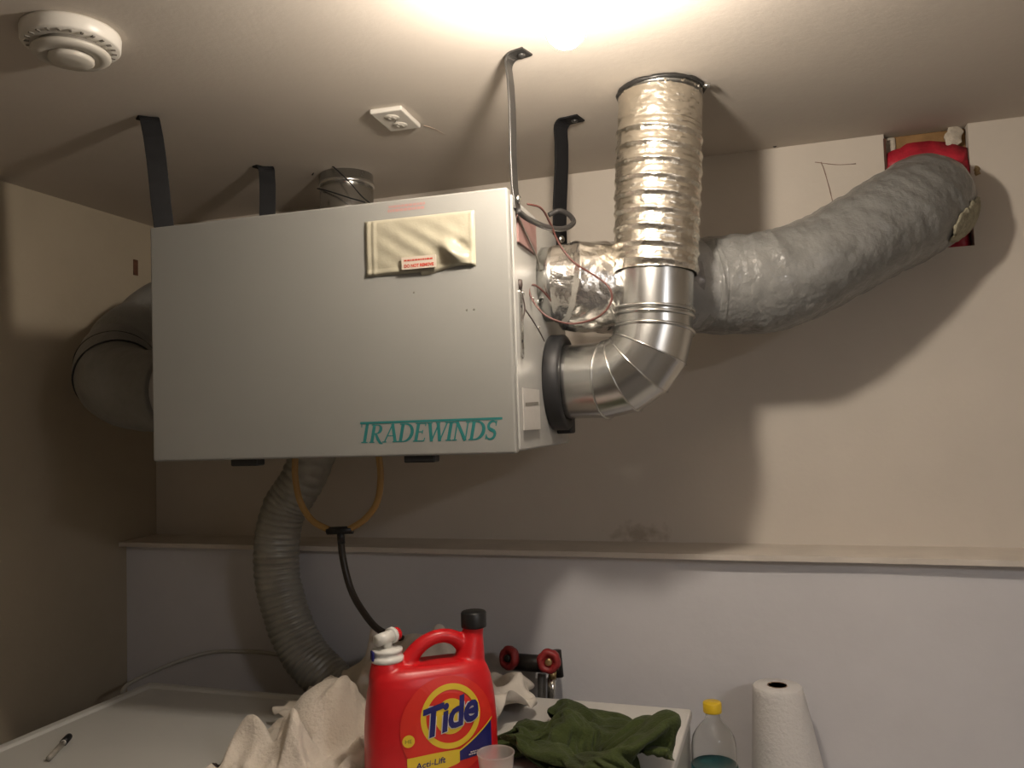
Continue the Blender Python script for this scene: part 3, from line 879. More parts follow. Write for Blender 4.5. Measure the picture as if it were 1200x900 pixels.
MB().lathe([(.003, -.011), (.002, -.0125), (0, -.0127)], (0, 0, 0), seg=10).build('screw', M['screw'], cpt)
mb = MB().tube([PZ(497, 147, CEIL - .0005), PZ(509, 151, CEIL - .0005), PZ(522, 158, CEIL - .0005)], .0012, 6, n=16, fn=lambda t, th, p: 1.2 - t)
mb.build('ceiling_scar', mat('scar_brown', (0.36, 0.28, 0.22), 0.9), bpy.data.objects['ceiling'])

# ------------------------------------------------------------------ dryer and washer
ZT = .918


def appliance(name, label, cat, x0, x1, y0, y1, top_m, lip):
    o = thing(name, label, cat, ((x0 + x1) / 2, (y0 + y1) / 2, 0))
    l = o.location
    MB().box((x0 + .004, y0 + .01, .02), (x1 - .004, y1 - .004, ZT - .024)).build('body', M['appl_d'], o, shift=l, bevel=.008)
    if lip:
        mb = MB(); r0 = .030
        ring = lambda ins_, z: [(x0 + ins_, y0 + ins_, z), (x1 - ins_, y0 + ins_, z), (x1 - ins_, y1 - ins_, z), (x0 + ins_, y1 - ins_, z)]
        levels = [(0, ZT - .026), (0, ZT - .006), (.004, ZT - .001), (.010, ZT), (.020, ZT), (.026, ZT - .0015), (.032, ZT - .006), (.2, ZT - .006)]
        vs = []
        for ii, z in levels: vs += ring(ii, z)
        fs = [(0, 1, 2, 3)]
        for i in range(len(levels) - 1):
            for k in range(4):
                j = (k + 1) % 4
                fs.append((4 * i + k, 4 * i + j, 4 * i + 4 + j, 4 * i + 4 + k))
        e = 4 * (len(levels) - 1); fs.append((e, e + 1, e + 2, e + 3))
        mb.add(vs, fs)
        mb.build('top_panel', top_m, o, shift=l, bevel=.003)
    else:
        MB().box((x0, y0, ZT - .024), (x1, y1, ZT)).build('top_panel', top_m, o, shift=l, bevel=.006, bseg=3)
    cx = (x0 + x1) / 2
    dr = MB().lathe([(.0, .0), (.225, .0), (.235, .012), (.235, .03), (.0, .03)], (cx, y0 + .012, .50), (0, -1, 0), 48).build('door', M['appl2'], o, shift=l)
    MB().lathe([(.17, .028), (.165, .036), (.12, .05), (0, .055)], (cx, y0 + .012, .50), (0, -1, 0), 40).build('door_glass', M['glassdoor'], dr, shift=l)
    MB().box((x0 + .03, y0 + .002, ZT - .15), (x1 - .03, y0 + .011, ZT - .04)).build('control_panel', M['appl2'], o, shift=l, bevel=.003)
    for i in range(4):
        q = (x0 + .06 + (i % 2) * (x1 - x0 - .12), y0 + .06 + (i // 2) * (y1 - y0 - .12), 0)
        MB().lathe([(.025, 0), (.025, .022)], q, seg=16).build('foot', M['black'], o, shift=l)
    return o


appliance('clothes_dryer', 'white enamel dryer at the left under the cabinet with a marker on its top', 'dryer', -1.608, -.918, 1.05, 1.775, M['appl'], True)
appliance('washing_machine', 'white front loading washer carrying the red jug and the green cloth', 'washer', -.909, -.2205, 1.15, 1.886, M['appl2'], False)
ZD = ZT - .006


mb = MB().tube([P(143, 812, 1.79), P(150, 802, 1.82), P(180, 787, 1.90), P(212, 774, 1.98), P(250, 764, 2.047), P(300, 764, 2.047), P(345, 770, 2.047)], .0055, 10, n=50)
single('power_cable', mb, M['cable'], 'pale cable rising behind the back left corner of the dryer', 'cable')

# ------------------------------------------------------------------ crumpled cloths
# grids of folded cloth points: steps of half a millimetre along each grid row, for x, then y, then z
CLOTH = {
    'sheet': (44, 38, [
-582,13,22,23,20,38,40,39,34,28,22,22,24,28,33,33,25,11,19,25,25,29,30,20,15,13,23,26,27,31,29,27,26,24,15,17,13,19,21,11,15,19,18,19,18,33,9,16,30,33,34,31,32,30,23,15,7,23,30,33,
32,26,17,21,27,28,24,20,13,20,23,24,26,22,21,27,25,25,27,19,16,12,23,23,32,42,24,14,-2,8,19,18,19,33,26,32,23,27,28,22,-2,17,15,26,36,30,27,22,25,26,28,25,4,25,21,24,20,17,19,26,
24,22,28,30,28,13,20,25,32,38,46,33,17,-7,-19,16,17,26,31,30,28,18,18,22,21,-2,-1,22,32,35,32,26,24,26,28,25,26,13,23,14,17,26,20,21,17,20,22,34,37,29,19,10,28,45,46,44,32,10,-2,-26,
9,24,27,25,28,29,17,14,18,20,16,-5,4,33,34,30,28,24,26,33,32,21,23,14,11,23,17,22,25,22,17,15,39,40,29,11,15,20,50,56,46,30,7,-11,-26,20,11,19,24,27,28,23,11,15,20,9,17,2,25,35,
26,28,26,21,25,28,31,29,17,23,21,24,18,13,18,22,20,46,29,30,18,14,12,41,59,48,24,-12,-10,-25,8,16,16,13,21,23,26,21,14,15,14,15,6,24,37,27,23,28,26,27,24,19,24,31,17,29,29,25,16,11,
24,25,48,19,29,14,22,20,11,54,45,17,-3,-23,-29,-3,19,19,21,18,15,18,21,23,18,11,6,16,23,31,24,33,28,25,27,31,24,20,21,26,24,26,29,25,19,19,31,31,30,12,22,22,33,-5,27,38,13,2,-4,-6,
-14,22,23,22,22,22,23,17,7,27,13,16,12,16,20,34,30,21,21,24,30,34,33,29,26,21,23,27,25,23,27,38,6,37,18,11,25,40,0,-9,31,13,4,10,24,10,12,23,14,19,21,21,21,27,11,25,13,12,15,28,
27,36,13,19,18,26,26,34,33,34,33,27,18,22,23,28,42,-2,39,34,16,14,29,11,-19,9,14,12,26,19,-4,19,22,6,18,19,11,20,26,43,12,24,14,3,23,37,31,27,27,11,12,19,25,25,31,38,38,28,20,24,
26,41,1,42,21,23,28,22,23,-17,3,16,17,23,33,2,14,15,11,11,9,14,23,23,45,39,11,25,1,16,37,30,30,28,21,15,3,17,22,29,33,39,35,25,26,31,26,30,22,32,25,29,18,27,-6,-1,11,21,23,34,
-3,22,-3,8,14,9,18,20,27,39,51,25,10,18,7,35,27,28,22,15,14,3,27,25,21,34,37,35,32,26,31,39,37,21,18,25,26,11,37,17,0,4,17,22,28,-3,19,-4,4,19,15,13,22,31,38,48,38,10,3,18,
33,22,32,26,7,-5,25,25,25,22,31,35,35,32,26,26,39,52,37,-4,15,28,26,27,35,7,4,2,19,31,-1,11,-9,10,19,20,24,27,32,41,31,35,22,8,12,36,18,22,14,13,14,22,21,22,26,30,34,31,28,25,
28,41,54,46,-7,14,17,36,25,35,19,7,4,4,21,2,5,-5,17,20,24,29,32,28,44,25,22,19,19,17,28,20,18,16,8,17,22,21,21,26,32,28,29,28,22,28,42,55,52,1,10,20,26,32,26,25,14,17,-2,6,
16,-6,14,12,17,26,31,32,37,30,19,20,8,22,32,20,28,14,14,18,16,20,20,19,26,27,26,24,25,23,22,44,55,54,12,7,17,22,28,32,22,26,21,13,-2,21,-2,11,16,19,31,35,33,23,9,27,3,10,27,40,
20,27,21,9,22,21,14,19,21,21,25,26,24,24,18,15,41,55,55,31,-3,20,27,21,33,22,31,22,15,14,2,21,5,20,28,31,21,22,21,24,8,3,14,22,38,30,27,18,18,16,19,21,19,19,20,25,26,15,16,17,
24,29,57,53,44,9,13,21,35,25,30,32,22,17,8,1,26,22,15,24,22,27,26,23,9,1,2,24,18,37,36,28,19,16,20,22,18,17,18,21,24,27,11,15,10,27,24,55,54,44,17,13,22,36,39,39,23,32,5,9,
5,20,19,23,28,27,29,25,14,-5,2,11,29,16,37,35,26,23,16,15,22,18,17,22,21,25,20,15,15,15,17,31,48,58,39,25,21,28,34,30,38,33,16,21,-3,-4,22,25,26,36,27,13,18,18,7,-7,18,32,24,30,
35,23,19,23,11,19,16,22,21,20,22,27,10,17,17,12,21,57,58,36,32,27,23,31,37,38,30,23,10,-14,10,15,27,37,31,22,21,-2,11,11,15,2,33,30,39,27,28,18,16,17,14,19,21,23,18,22,19,23,9,14,
16,29,53,55,40,21,19,31,36,34,41,28,24,10,-20,21,9,21,35,28,26,1,12,11,19,19,-4,33,38,37,30,19,18,13,18,17,14,20,24,23,22,18,17,12,8,22,40,50,50,40,24,7,27,41,35,37,28,21,5,-14,
13,14,21,22,29,12,17,17,10,16,14,15,30,39,29,19,24,18,20,6,20,17,21,23,23,19,21,15,13,16,22,36,46,51,34,21,13,24,38,30,36,22,20,10,-13,15,13,21,20,24,17,14,14,11,15,-3,31,40,32,25,
26,20,19,19,4,20,17,20,25,23,18,19,19,17,18,19,34,48,48,31,10,29,18,31,33,30,17,16,3,-2,-11,31,26,16,23,15,3,13,20,6,10,32,38,28,32,22,19,20,17,15,10,14,25,25,22,19,19,19,19,14,
24,35,45,47,27,18,19,25,19,34,34,-1,11,0,-9,-23,35,40,25,21,7,3,16,14,18,17,27,33,37,23,17,26,19,22,15,0,20,26,23,22,21,20,14,19,21,20,36,43,39,22,23,23,25,24,21,40,-4,2,-5,-17,
-12,31,36,35,26,3,13,16,16,16,18,29,35,38,15,17,26,24,23,19,-12,23,20,27,20,22,20,13,17,22,26,32,39,33,40,25,18,17,21,18,40,-4,4,-22,-1,-4,32,26,27,29,25,19,14,5,20,18,27,25,39,18,
23,26,23,20,24,-12,16,18,27,25,19,20,17,15,21,25,32,36,35,36,25,27,17,14,20,36,5,-17,-5,13,2,30,28,26,23,28,18,17,18,2,19,20,22,30,31,31,26,20,21,22,4,-5,25,21,25,21,16,23,23,14,
23,32,32,31,44,30,22,24,4,25,27,20,-8,-5,22,9,29,18,25,22,24,21,22,15,14,6,24,6,19,45,39,28,18,21,25,8,-16,20,25,23,22,19,23,21,20,18,23,36,35,46,29,22,29,2,16,28,23,19,-14,24,
13,23,24,15,18,25,23,26,3,30,-2,11,12,7,36,46,33,27,21,13,19,-12,14,22,24,27,21,18,14,17,21,19,40,41,45,29,21,31,9,8,25,22,28,5,5,18,13,20,20,19,24,20,17,19,17,24,4,16,10,-11,
38,40,29,19,12,15,11,2,26,28,25,28,29,-2,5,18,23,38,47,46,29,25,27,1,31,23,12,18,28,8,32,4,11,21,17,14,18,23,22,14,27,22,14,9,-28,2,33,33,20,16,16,19,3,33,30,24,33,32,10,-10,
6,24,35,49,43,33,24,22,12,33,36,12,5,9,18,6,17,13,14,18,9,17,17,20,23,25,20,8,22,-8,-30,13,28,21,22,23,6,21,31,24,33,36,29,27,1,-11,6,33,49,41,33,21,21,14,40,38,23,-6,-8,18,
4,21,17,17,14,11,10,28,17,12,27,17,16,-4,20,-26,-20,33,26,23,14,12,26,26,33,34,36,27,28,22,-5,-24,33,36,46,33,23,4,26,44,40,29,14,-20,-26,23,8,14,20,17,9,12,17,26,29,7,29,20,-9,5,
-5,-39,7,36,27,22,20,16,34,31,40,29,31,20,23,9,-14,1,37,42,24,20,15,36,39,41,34,18,-17,-28,20,8,2,20,11,22,6,18,27,29,15,17,6,3,-15,6,-10,-33,35,34,24,22,27,35,38,42,37,24,17,14,
19,1,-17,16,44,33,12,19,31,43,46,31,16,-9,-27,-302,-12,-9,-13,4,2,3,-2,-5,-6,-1,-6,-10,-11,-12,-14,-15,-13,-8,4,12,4,11,27,17,-23,-19,-20,-18,-8,-6,-3,1,1,1,5,15,10,16,31,11,23,29,-1,-20,
14,-8,-9,0,-9,3,-10,-2,-1,-4,4,8,-13,-11,-12,-12,-11,-10,-2,5,5,4,-3,13,5,-5,-12,-8,-4,-1,-5,-10,0,-3,-2,-1,9,16,8,12,10,33,19,17,-13,24,-14,-1,-11,0,-13,-1,-9,5,-1,4,10,-13,-10,-7,
-9,-9,-5,1,3,2,-1,-23,-1,-9,1,12,6,11,1,-12,-19,4,0,-5,-3,2,3,8,25,16,14,8,18,17,5,4,-12,-4,-4,-7,-6,-4,8,1,-4,3,-1,-6,-8,-7,-6,-2,1,-4,-7,-7,-19,3,-9,2,8,11,11,-8,
-10,0,-9,-8,1,-2,-3,1,10,29,26,-3,14,11,20,21,-4,-6,-10,-5,0,-13,-2,10,0,-1,-2,9,-4,-7,-7,-1,-2,-6,0,-7,-17,-14,-8,7,-5,15,8,0,-4,-2,3,-13,-14,-2,8,-4,-1,15,16,25,-5,10,21,19,
2,10,-7,-2,-7,-1,-6,-2,0,-1,5,-1,7,2,-5,-9,-1,0,-7,-16,-9,-3,-6,-7,-2,-7,0,12,13,-1,-6,-21,-4,-13,16,5,-7,0,16,17,9,10,-3,20,27,6,-3,8,13,4,-1,-6,-5,-3,-2,1,4,3,5,-4,
-12,-5,-1,-4,-5,-19,1,1,-3,-4,-7,-8,-5,8,13,-14,-22,-7,13,11,7,-13,-13,26,16,9,9,5,12,4,28,-1,-2,-9,1,12,10,7,-5,-5,0,0,2,8,-10,-18,-4,-1,-1,-2,-3,-11,-1,8,-5,-7,-7,-7,-4,7,
-14,-12,-5,14,4,3,-3,-25,30,19,4,-8,17,20,5,29,3,-1,0,-5,-10,-10,8,26,1,-3,0,-5,10,-20,-7,-12,-4,-3,7,-3,-3,-6,-3,-1,1,-9,-10,-2,5,-6,-14,1,16,4,-5,-13,-14,15,28,4,-5,13,24,-3,
22,3,0,-12,1,-7,-2,-2,3,28,-4,8,-10,-7,-8,-24,3,8,-8,-11,7,9,0,-3,-4,-7,-7,-8,-1,-5,-8,0,3,5,8,-9,-13,-9,13,25,-3,-3,17,20,-2,8,0,-1,6,3,-3,-7,6,-9,6,14,4,1,-11,-13,
-14,8,4,-15,-11,-13,3,-4,16,-7,2,4,1,-13,-3,-7,8,3,5,-5,-6,-4,-9,3,25,6,-8,4,17,-10,12,5,3,7,-7,-6,-5,14,-4,-4,13,8,1,-8,-20,-15,19,-22,4,-7,-14,-22,-7,19,14,-7,9,9,-11,0,
-6,5,-5,16,-15,0,2,-9,-1,20,12,-4,-14,-10,-6,30,-6,-8,-11,5,-3,2,7,9,-1,10,6,-4,-7,-21,-4,3,-24,3,-11,-6,-21,-6,14,22,-1,5,8,-1,0,-4,-4,-20,22,0,-2,9,-15,3,8,8,6,-8,-18,-7,
30,-12,-13,-12,5,0,-2,13,3,1,11,2,-8,-7,-16,-2,-18,-12,4,-10,-19,-1,1,6,21,-1,4,9,5,1,-4,-11,-21,1,25,-8,11,-10,8,-3,3,3,9,-18,-16,36,-19,-17,-10,1,1,4,4,-3,4,2,6,-6,-7,-14,
-15,-8,-18,2,-11,-6,10,-4,11,4,7,4,8,7,5,-5,-14,-25,-7,28,3,-5,1,10,-1,0,-3,5,-3,-17,39,-21,-19,-12,-6,-1,6,5,-9,8,-3,-2,-2,-7,-14,-19,-3,-18,2,-6,7,1,5,-6,10,6,7,2,12,-1,
-13,-11,-22,-14,23,17,-6,-5,12,7,-2,-2,-13,9,-12,37,-23,-22,-11,-4,1,2,-4,1,2,-3,-2,-12,-14,-8,-22,-1,-11,0,6,0,8,2,-2,5,1,-3,17,10,-2,-20,-16,-18,-15,12,18,2,-8,19,9,-3,-1,-8,-5,0,
32,-26,-19,-5,-1,-1,0,2,-2,-8,0,-12,-17,-10,-13,-17,-9,2,0,3,9,0,7,-5,4,-6,4,-1,10,12,-20,-15,-19,-15,-2,19,5,-5,23,11,-2,1,-3,-1,-12,17,-15,-11,-4,3,2,-2,-2,-6,-3,-10,-14,-20,-6,-14,
-16,-16,2,7,2,8,-1,-4,0,2,1,7,-7,8,7,-15,-12,-18,-15,-8,3,14,5,15,19,0,7,-3,-2,-1,18,-4,-4,2,-2,1,-2,1,-5,-12,-15,-18,-16,-3,-18,-11,-15,-4,2,7,2,0,-1,-3,-2,2,0,6,-4,12,
-6,-13,-18,-15,-9,2,13,8,17,6,-2,24,-8,6,-13,20,-1,1,-1,0,0,2,5,-12,-14,-16,-18,-13,-3,-19,-18,-14,-1,0,0,2,4,1,-5,-4,2,4,5,-1,4,-6,-4,-23,-11,-5,1,8,2,20,9,8,13,5,-6,-5,
22,0,2,-3,5,-2,0,-12,3,-15,-16,-15,-11,-12,-16,-16,-11,-2,-2,3,-3,1,-3,1,-8,6,2,6,-4,8,-10,-9,-10,-9,-4,-2,3,9,10,15,15,10,7,-6,-8,15,6,8,-1,2,-4,-4,-10,-8,-13,-14,-20,-6,-11,-14,
-18,-4,-2,-2,0,1,-5,-2,-4,-1,1,0,-8,12,3,-1,-10,-6,-7,-6,0,-5,6,15,12,8,18,9,-2,-5,-3,17,21,1,-8,4,-10,-7,-13,-6,-18,-18,-16,-1,-17,-13,-2,-5,-1,-2,-2,2,-6,-2,-2,-2,4,-10,4,7,
-5,3,-6,-6,-5,-2,-6,-5,22,15,3,20,1,10,1,-17,23,31,19,-8,2,-6,-10,-21,-6,-19,-19,0,-7,-19,0,-8,-1,-9,4,-3,-3,-1,-5,-4,5,-2,-2,-10,11,5,0,-6,-4,-7,-2,-4,-12,17,22,-3,17,12,10,3,
-3,9,31,32,13,-6,-10,-9,-19,-18,-18,5,-6,-22,3,6,-8,-6,-6,4,-4,-10,1,-5,-1,-1,8,-6,-6,-2,16,-4,-2,-6,-5,-10,1,-20,13,26,1,9,16,18,12,15,-7,16,36,16,-10,-12,-16,0,-12,-17,-8,-2,4,5,
2,-1,-7,-4,-4,4,-13,-4,-4,1,-1,-1,6,-2,-4,10,2,-5,-4,-11,-11,-4,-15,13,21,11,3,9,11,21,6,3,-2,23,13,-11,-13,-2,-14,10,-12,-8,13,-6,11,13,0,-12,-7,-8,11,-14,-9,2,-8,5,1,-4,8,1,
-3,9,-7,-7,-18,-5,-5,-7,12,16,15,5,11,13,-20,15,6,-2,-2,-2,-8,-12,4,6,-8,14,2,5,0,11,14,2,-10,-13,-12,9,-4,-18,5,-4,-6,8,-4,-3,9,4,-3,-4,-15,-4,-3,-2,-7,8,17,14,1,16,-9,-3,
6,0,5,-16,-8,-6,0,8,18,-5,5,6,12,-1,3,14,-2,-1,-21,-3,5,6,-19,-8,7,-5,-2,8,-7,-1,14,1,-10,-14,-13,7,3,-7,6,17,14,-1,8,-2,6,21,-5,-7,1,-8,-9,5,5,4,15,7,-3,0,-7,1,
15,-8,7,-12,2,6,9,-11,-17,0,5,-10,6,6,-6,3,17,-15,-25,-2,-1,11,-1,5,13,9,5,2,4,-18,22,-5,-6,-4,-3,-5,3,-1,7,14,15,2,-12,-27,6,-6,-3,11,-3,6,14,7,-4,-15,-7,2,-13,6,7,11,
-2,10,-11,-25,-1,-2,4,12,4,5,8,4,3,7,-13,24,-7,-3,-3,2,-8,2,0,9,10,18,6,-14,-34,-21,-6,4,5,10,8,12,11,6,-18,-11,-2,-16,8,14,9,4,-6,1,-22,-2,-3,1,18,3,2,6,1,9,2,-2,
11,8,-3,-4,-3,0,0,1,6,16,10,15,-17,-31,-19,-17,3,-1,9,1,2,21,19,-16,-11,-14,-10,7,19,12,4,-6,-3,-16,-9,-4,9,16,-7,12,9,-2,-5,12,5,2,24,8,-7,-5,-1,4,-3,10,19,10,-4,0,-19,-18,
-24,-22,0,2,-2,10,19,19,1,-14,-20,-1,10,17,16,3,-4,-11,-7,-17,-2,4,16,-6,15,13,3,-7,-7,14,29,11,2,2,2,-1,-2,3,13,14,7,8,0,-9,-25,-17,-23,-17,-7,-1,4,15,9,11,-13,-6,6,11,13,13,
9,-7,-10,-12,-9,-11,1,14,-6,24,19,6,-5,-9,0,28,5,-2,4,8,-10,2,8,10,14,11,4,4,-6,-20,-12,-20,-22,-16,-14,4,17,9,2,1,0,9,13,11,8,6,3,-23,-7,-10,-7,-2,-11,16,30,23,9,-4,-7,-8,
2,20,9,2,0,-3,-7,19,4,5,23,-1,-3,3,-2,-25,-5,-20,-20,-14,-9,6,19,5,2,3,13,12,14,6,-1,0,-25,-9,-14,-26,12,-2,15,35,30,14,1,-4,-7,9,12,23,1,5,-3,-5,18,7,4,9,0,10,8,-7,
-22,-9,-2,-21,-16,-8,3,6,13,7,6,-1,23,13,6,-2,-17,-16,-52,-4,6,-12,20,26,28,26,21,15,-3,-6,49,-17,-11,20,-19,-10,-5,-2,3,2,-6,-1,2,2,9,10,-4,-15,5,6,20,-23,-11,1,4,-1,1,-2,-2,1,
2,1,-1,7,22,-5,2,-7,-5,-13,-5,20,-9,-9,-4,-3,3,-5,2,-6,-8,3,-1,5,3,-10,-18,3,-5,-3,9,3,-14,7,12,-8,-7,12,3,13,-1,-1,1,-7,-14,-4,4,3,-3,11,13,-18,-1,6,9,-6,-1,4,-7,-23,
-6,4,-15,5,21,4,-14,12,7,-2,-17,-10,-19,-9,-2,12,-1,-6,8,-1,-10,15,25,12,-1,12,0,-6,-13,-8,3,6,-11,-13,-3,19,-2,4,12,-4,8,-9,-3,-16,-30,21,-18,4,0,-1,13,-14,4,13,4,-18,-19,-14,-8,5,
-2,1,0,2,-2,23,18,24,-5,4,17,6,-6,-10,-3,-7,-17,2,-5,-14,-7,22,15,13,-3,-6,8,-13,-21,-29,-9,10,-13,11,1,-7,6,-25,9,9,-3,-21,-18,-6,4,4,2,-1,6,4,16,21,16,17,-18,4,14,12,5,-8,
-18,-27,-6,14,-14,-20,16,32,9,12,-4,4,-15,-29,-39,-18,19,12,8,7,-5,-3,-26,-18,3,15,-9,-23,-4,3,15,0,-1,4,10,20,16,14,4,-19,-11,8,13,12,-1,1,-16,-13,-26,14,-10,-9,38,26,6,10,-8,-20,-31,-33,
-24,17,18,15,16,13,1,-22,-28,-23,13,13,-23,-12,11,23,11,1,-5,-9,4,28,24,5,-24,-9,1,-3,11,13,-2,7,-13,-47,7,8,-10,22,46,11,10,-17,-25,-24,-27,0,13,-1,7,6,10,18,15,-9,-29,-21,15,-3,-14,19,
29,15,-4,-8,-7,-9,-8,14,26,11,-12,-14,-7,-1,8,6,30,-31,-26,-32,4,21,1,52,35,-7,-19,-13,-20,-42,9,-6,-3,-1,-2,2,5,23,20,11,-32,-7,13,-12,27,17,1,-24,-19,-3,-3,-3,0,17,23,25,12,-11,-10,-8,
14,25,-53,-23,-29,13,-4,9,48,42,1,-21,-10,-19,-32,19,-6,-1,10,3,0,-13,-19,7,28,14,-26,9,12,15,26,-19,-35,5,11,-9,-11,-2,1,9,17,23,23,-13,3,12,-5,-59,-40,9,8,-9,16,15,40,15,-15,-17,-12,-30,
19,0,8,-6,5,-12,-13,-10,-23,9,41,5,-6,19,18,9,-22,-26,6,20,8,-15,-3,0,1,12,11,17,10,3,6,-22,-59,-43,29,8,-27,18,0,36,24,12,-16,-18,-32,20,-3,-4,-16,-12,-6,-11,-2,-13,13,12,42,-5,14,19,
10,-34,-3,-4,4,16,7,-3,-2,-6,15,10,10,16,-1,2,-30,-52,-45,4,10,-9,14,-16,33,33,19,6,-26,-29,-2,-12,-15,-13,-1,-15,-6,4,3,4,6,36,24,9,24,-1,-23,1,-5,2,17,6,4,-2,-10,12,13,11,8,-1,
-4,-22,-47,-45,-24,10,3,16,-30,26,31,22,15,-14,-26,-8,-12,-22,-11,-6,-5,9,-10,11,14,4,29,27,21,23,-11,-7,-5,-7,12,12,4,4,4,-8,10,14,7,0,0,-17,-26,-30,-44,-32,6,9,20,-37,7,32,23,19,-2,-16,
-9,-14,-19,-13,5,9,4,-13,-11,23,34,26,16,15,31,-4,-7,-3,-7,16,9,-2,12,-6,6,6,11,0,1,-8,-13,-22,-26,-40,-37,-14,27,6,-29,-9,30,24,17,12,-18,-7,-19,-18,-6,-2,0,2,6,19,10,41,32,3,9,28,
10,-11,4,-11,20,-1,10,-2,13,-2,7,-4,9,-2,-4,-9,-21,-27,-37,-43,-25,15,19,-24,-21,28,23,9,21,11,-9,-23,-10,14,9,2,7,12,5,20,31,14,21,8,6,25,-22,8,5,1,17,-3,3,5,3,5,9,-11,0,-3,
1,-18,-30,-35,-42,-26,0,5,-20,-10,33,16,-6,15,24,-17,-2,3,-8,16,4,8,12,24,36,5,29,17,-6,3,23,-4,-9,17,3,-3,19,-8,6,6,5,-10,13,-2,-9,0,-19,-28,-35,-35,-28,-11,11,-26,-10,36,7,-18,16,12,
-9,1,20,-4,-4,18,26,28,19,9,29,22,10,-21,5,14,6,6,-6,13,3,11,8,-4,6,-9,-8,19,0,-3,0,-35,-18,-38,-28,-31,-16,10,-17,-17,22,14,-22,-4,21,30,-12,-2,11,16,25,24,18,9,30,25,18,2,-29,4,
0,5,11,13,-9,7,13,9,-13,-7,12,9,11,12,-17,-7,-26,-25,-32,-28,-26,-16,-23,-13,9,-4,15,-5,-20,-5,24,-12,-4,17,21,21,22,13,22,26,22,14,-7,-34,-7,10,12,-2,6,13,7,-9,2,-3,9,-10,16,19,16,-10,
-14,-28,-26,-26,-34,-23,-16,-18,-12,-19,7,-6,18,-8,-15,15,-8,1,26,9,21,30,20,15,21,20,5,-16,-32,-16,8,13,12,-7,17,-3,11,-3,-7,-4,12,-7,26,8,8,-21,-37,-16,-22,-35,-14,-16,-25,-13,-11,-3,-7,20,-16,-16,
-17,18,10,5,24,27,25,22,21,15,9,-20,-14,-17,-1,6,-1,13,2,1,9,1,2,4,-9,1,13,0,10,3,-15,-21,-21,-27,-26,-25,-19,-14,-15,-22,-10,11,8,-16,-5,-14,19,20,19,25,26,28,23,8,15,-8,-27,-16,13,-4,
-2,15,-11,17,2,-5,13,-11,3,11,-11,9,-6,6,5,-17,0,-25,-31,-24,-21,-28,-3,-6,-28,-10,0,18,-19,-3,-1,17,12,31,23,32,23,15,2,4,-9,-7,-17,5,-6,19,-5,8,-1,19,-6,0,8,-8,-2,10,-9,1,-9,8,
1,-14,-26,-27,-23,-23,-22,9,0,-30,2,-7,3,-7,-20,-20,32,17,14,26,28,22,10,0,-1,-4,-5,-10,-10,19,11,-1,4,3,21,10,-15,1,4,2,-6,9,-6,-9,-9,7,-19,-21,-24,-27,-27,-4,-9,33,-19,-4,-14,2,-13,-26,
-2,21,16,9,20,26,23,14,-5,0,-8,-6,-6,14,4,10,5,-1,15,15,16,-13,-8,-1,9,-4,-4,5,-6,-16,-1,-11,-21,-23,-33,-24,-7,-9,43,14,-16,-20,-9,-23,-13,1,14,1,6,17,25,23,13,1,-6,-3,-13,17,-6,16,
14,2,-6,14,12,26,-11,-3,-1,-6,7,-3,-9,3,-8,-17,-4,-18,-33,-33,-21,4,-13,41,40,-13,-26,-16,-21,-10,-14,20,4,-10,12,23,20,15,4,-5,4,6,-4,-1,13,10,5,0,6,10,25,2,-14,8,-5,-5,6,-9,-9,-1,
-7,-19,-15,-32,-15,-20,1,-16,40,44,0,-21,-19,-23,-34,-10,6,15,-12,1,17,20,20,16,2,-12,7,16,-9,-3,8,5,4,3,13,23,16,-16,-3,7,-6,-4,4,-15,-9,1,-15,-20,-28,-23,1,1,-21,41,43,8,-19,-17,-34,-34,
10,-8,2,8,-7,4,17,22,12,20,1,5,-7,-15,-8,7,3,5,4,17,23,22,-6,-13,1,6,-11,-1,-1,-16,-5,0,-28,-33,-11,-7,7,-15,43,38,4,-10,-22,-27,-29,12,-5,-16,10,11,1,-7,13,20,10,18,1,-17,-11,-9,
2,-5,3,8,14,26,25,2,-11,-6,4,-9,3,-7,-1,1,-13,-27,-34,-5,-12,9,-7,47,40,-13,-8,-15,-29,-25,-14,-3,-7,13,16,-4,4,-5,19,3,17,20,-25,-19,-12,-5,-5,1,10,21,20,26,15,-17,-10,0,-10,9,10,4,
2,-34,-21,-34,-1,-2,3,-1,48,36,-24,-13,-1,-29,-28,11,-9,-10,2,6,0,12,-5,16,12,4,21,4,-19,-36,-9,1,9,9,20,24,-1,24,-16,-8,-12,-9,9,19,18,5,-29,-33,-34,1,13,-3,-5,49,23,-12,-23,-16,-3,-24,
3,-10,-16,11,-7,19,-6,11,-5,27,-6,8,21,-6,-32,-29,22,9,4,17,16,-7,10,-8,-15,-15,-2,9,19,18,21,-12,-40,-30,-20,11,-6,12,42,26,-8,-21,-25,-22,15,2,-1,-9,-12,2,2,15,-6,13,11,20,-4,-6,5,-16,
-27,-3,12,12,11,3,8,-9,-4,-15,-8,3,17,10,21,19,20,-37,-34,-33,-1,11,14,40,6,-7,-14,-20,-22,-12,-16,5,12,-7,-15,17,-14,-3,23,26,7,11,-18,-16,-11,8,-29,1,0,5,12,12,10,-25,-4,-5,12,16,14,9,
22,21,-4,-50,-25,-19,6,26,26,1,-6,-18,-19,-15,-12,-12,9,16,2,-7,5,9,-12,8,15,16,7,-12,-18,-13,-10,10,-21,4,0,-2,8,13,-7,-17,3,21,15,20,-1,18,23,20,-38,-32,-11,-1,12,0,2,-4,-9,-20,-17,-2,
0,11,-3,4,16,8,16,-11,-6,2,13,1,14,-17,-18,-21,0,5,-14,0,3,0,-4,1,9,-4,11,20,27,12,-7,27,23,-14,-27,-11,6,-1,-16,-22,-13,0,-2,-18,6,
    ]),
    'towel': (42, 38, [
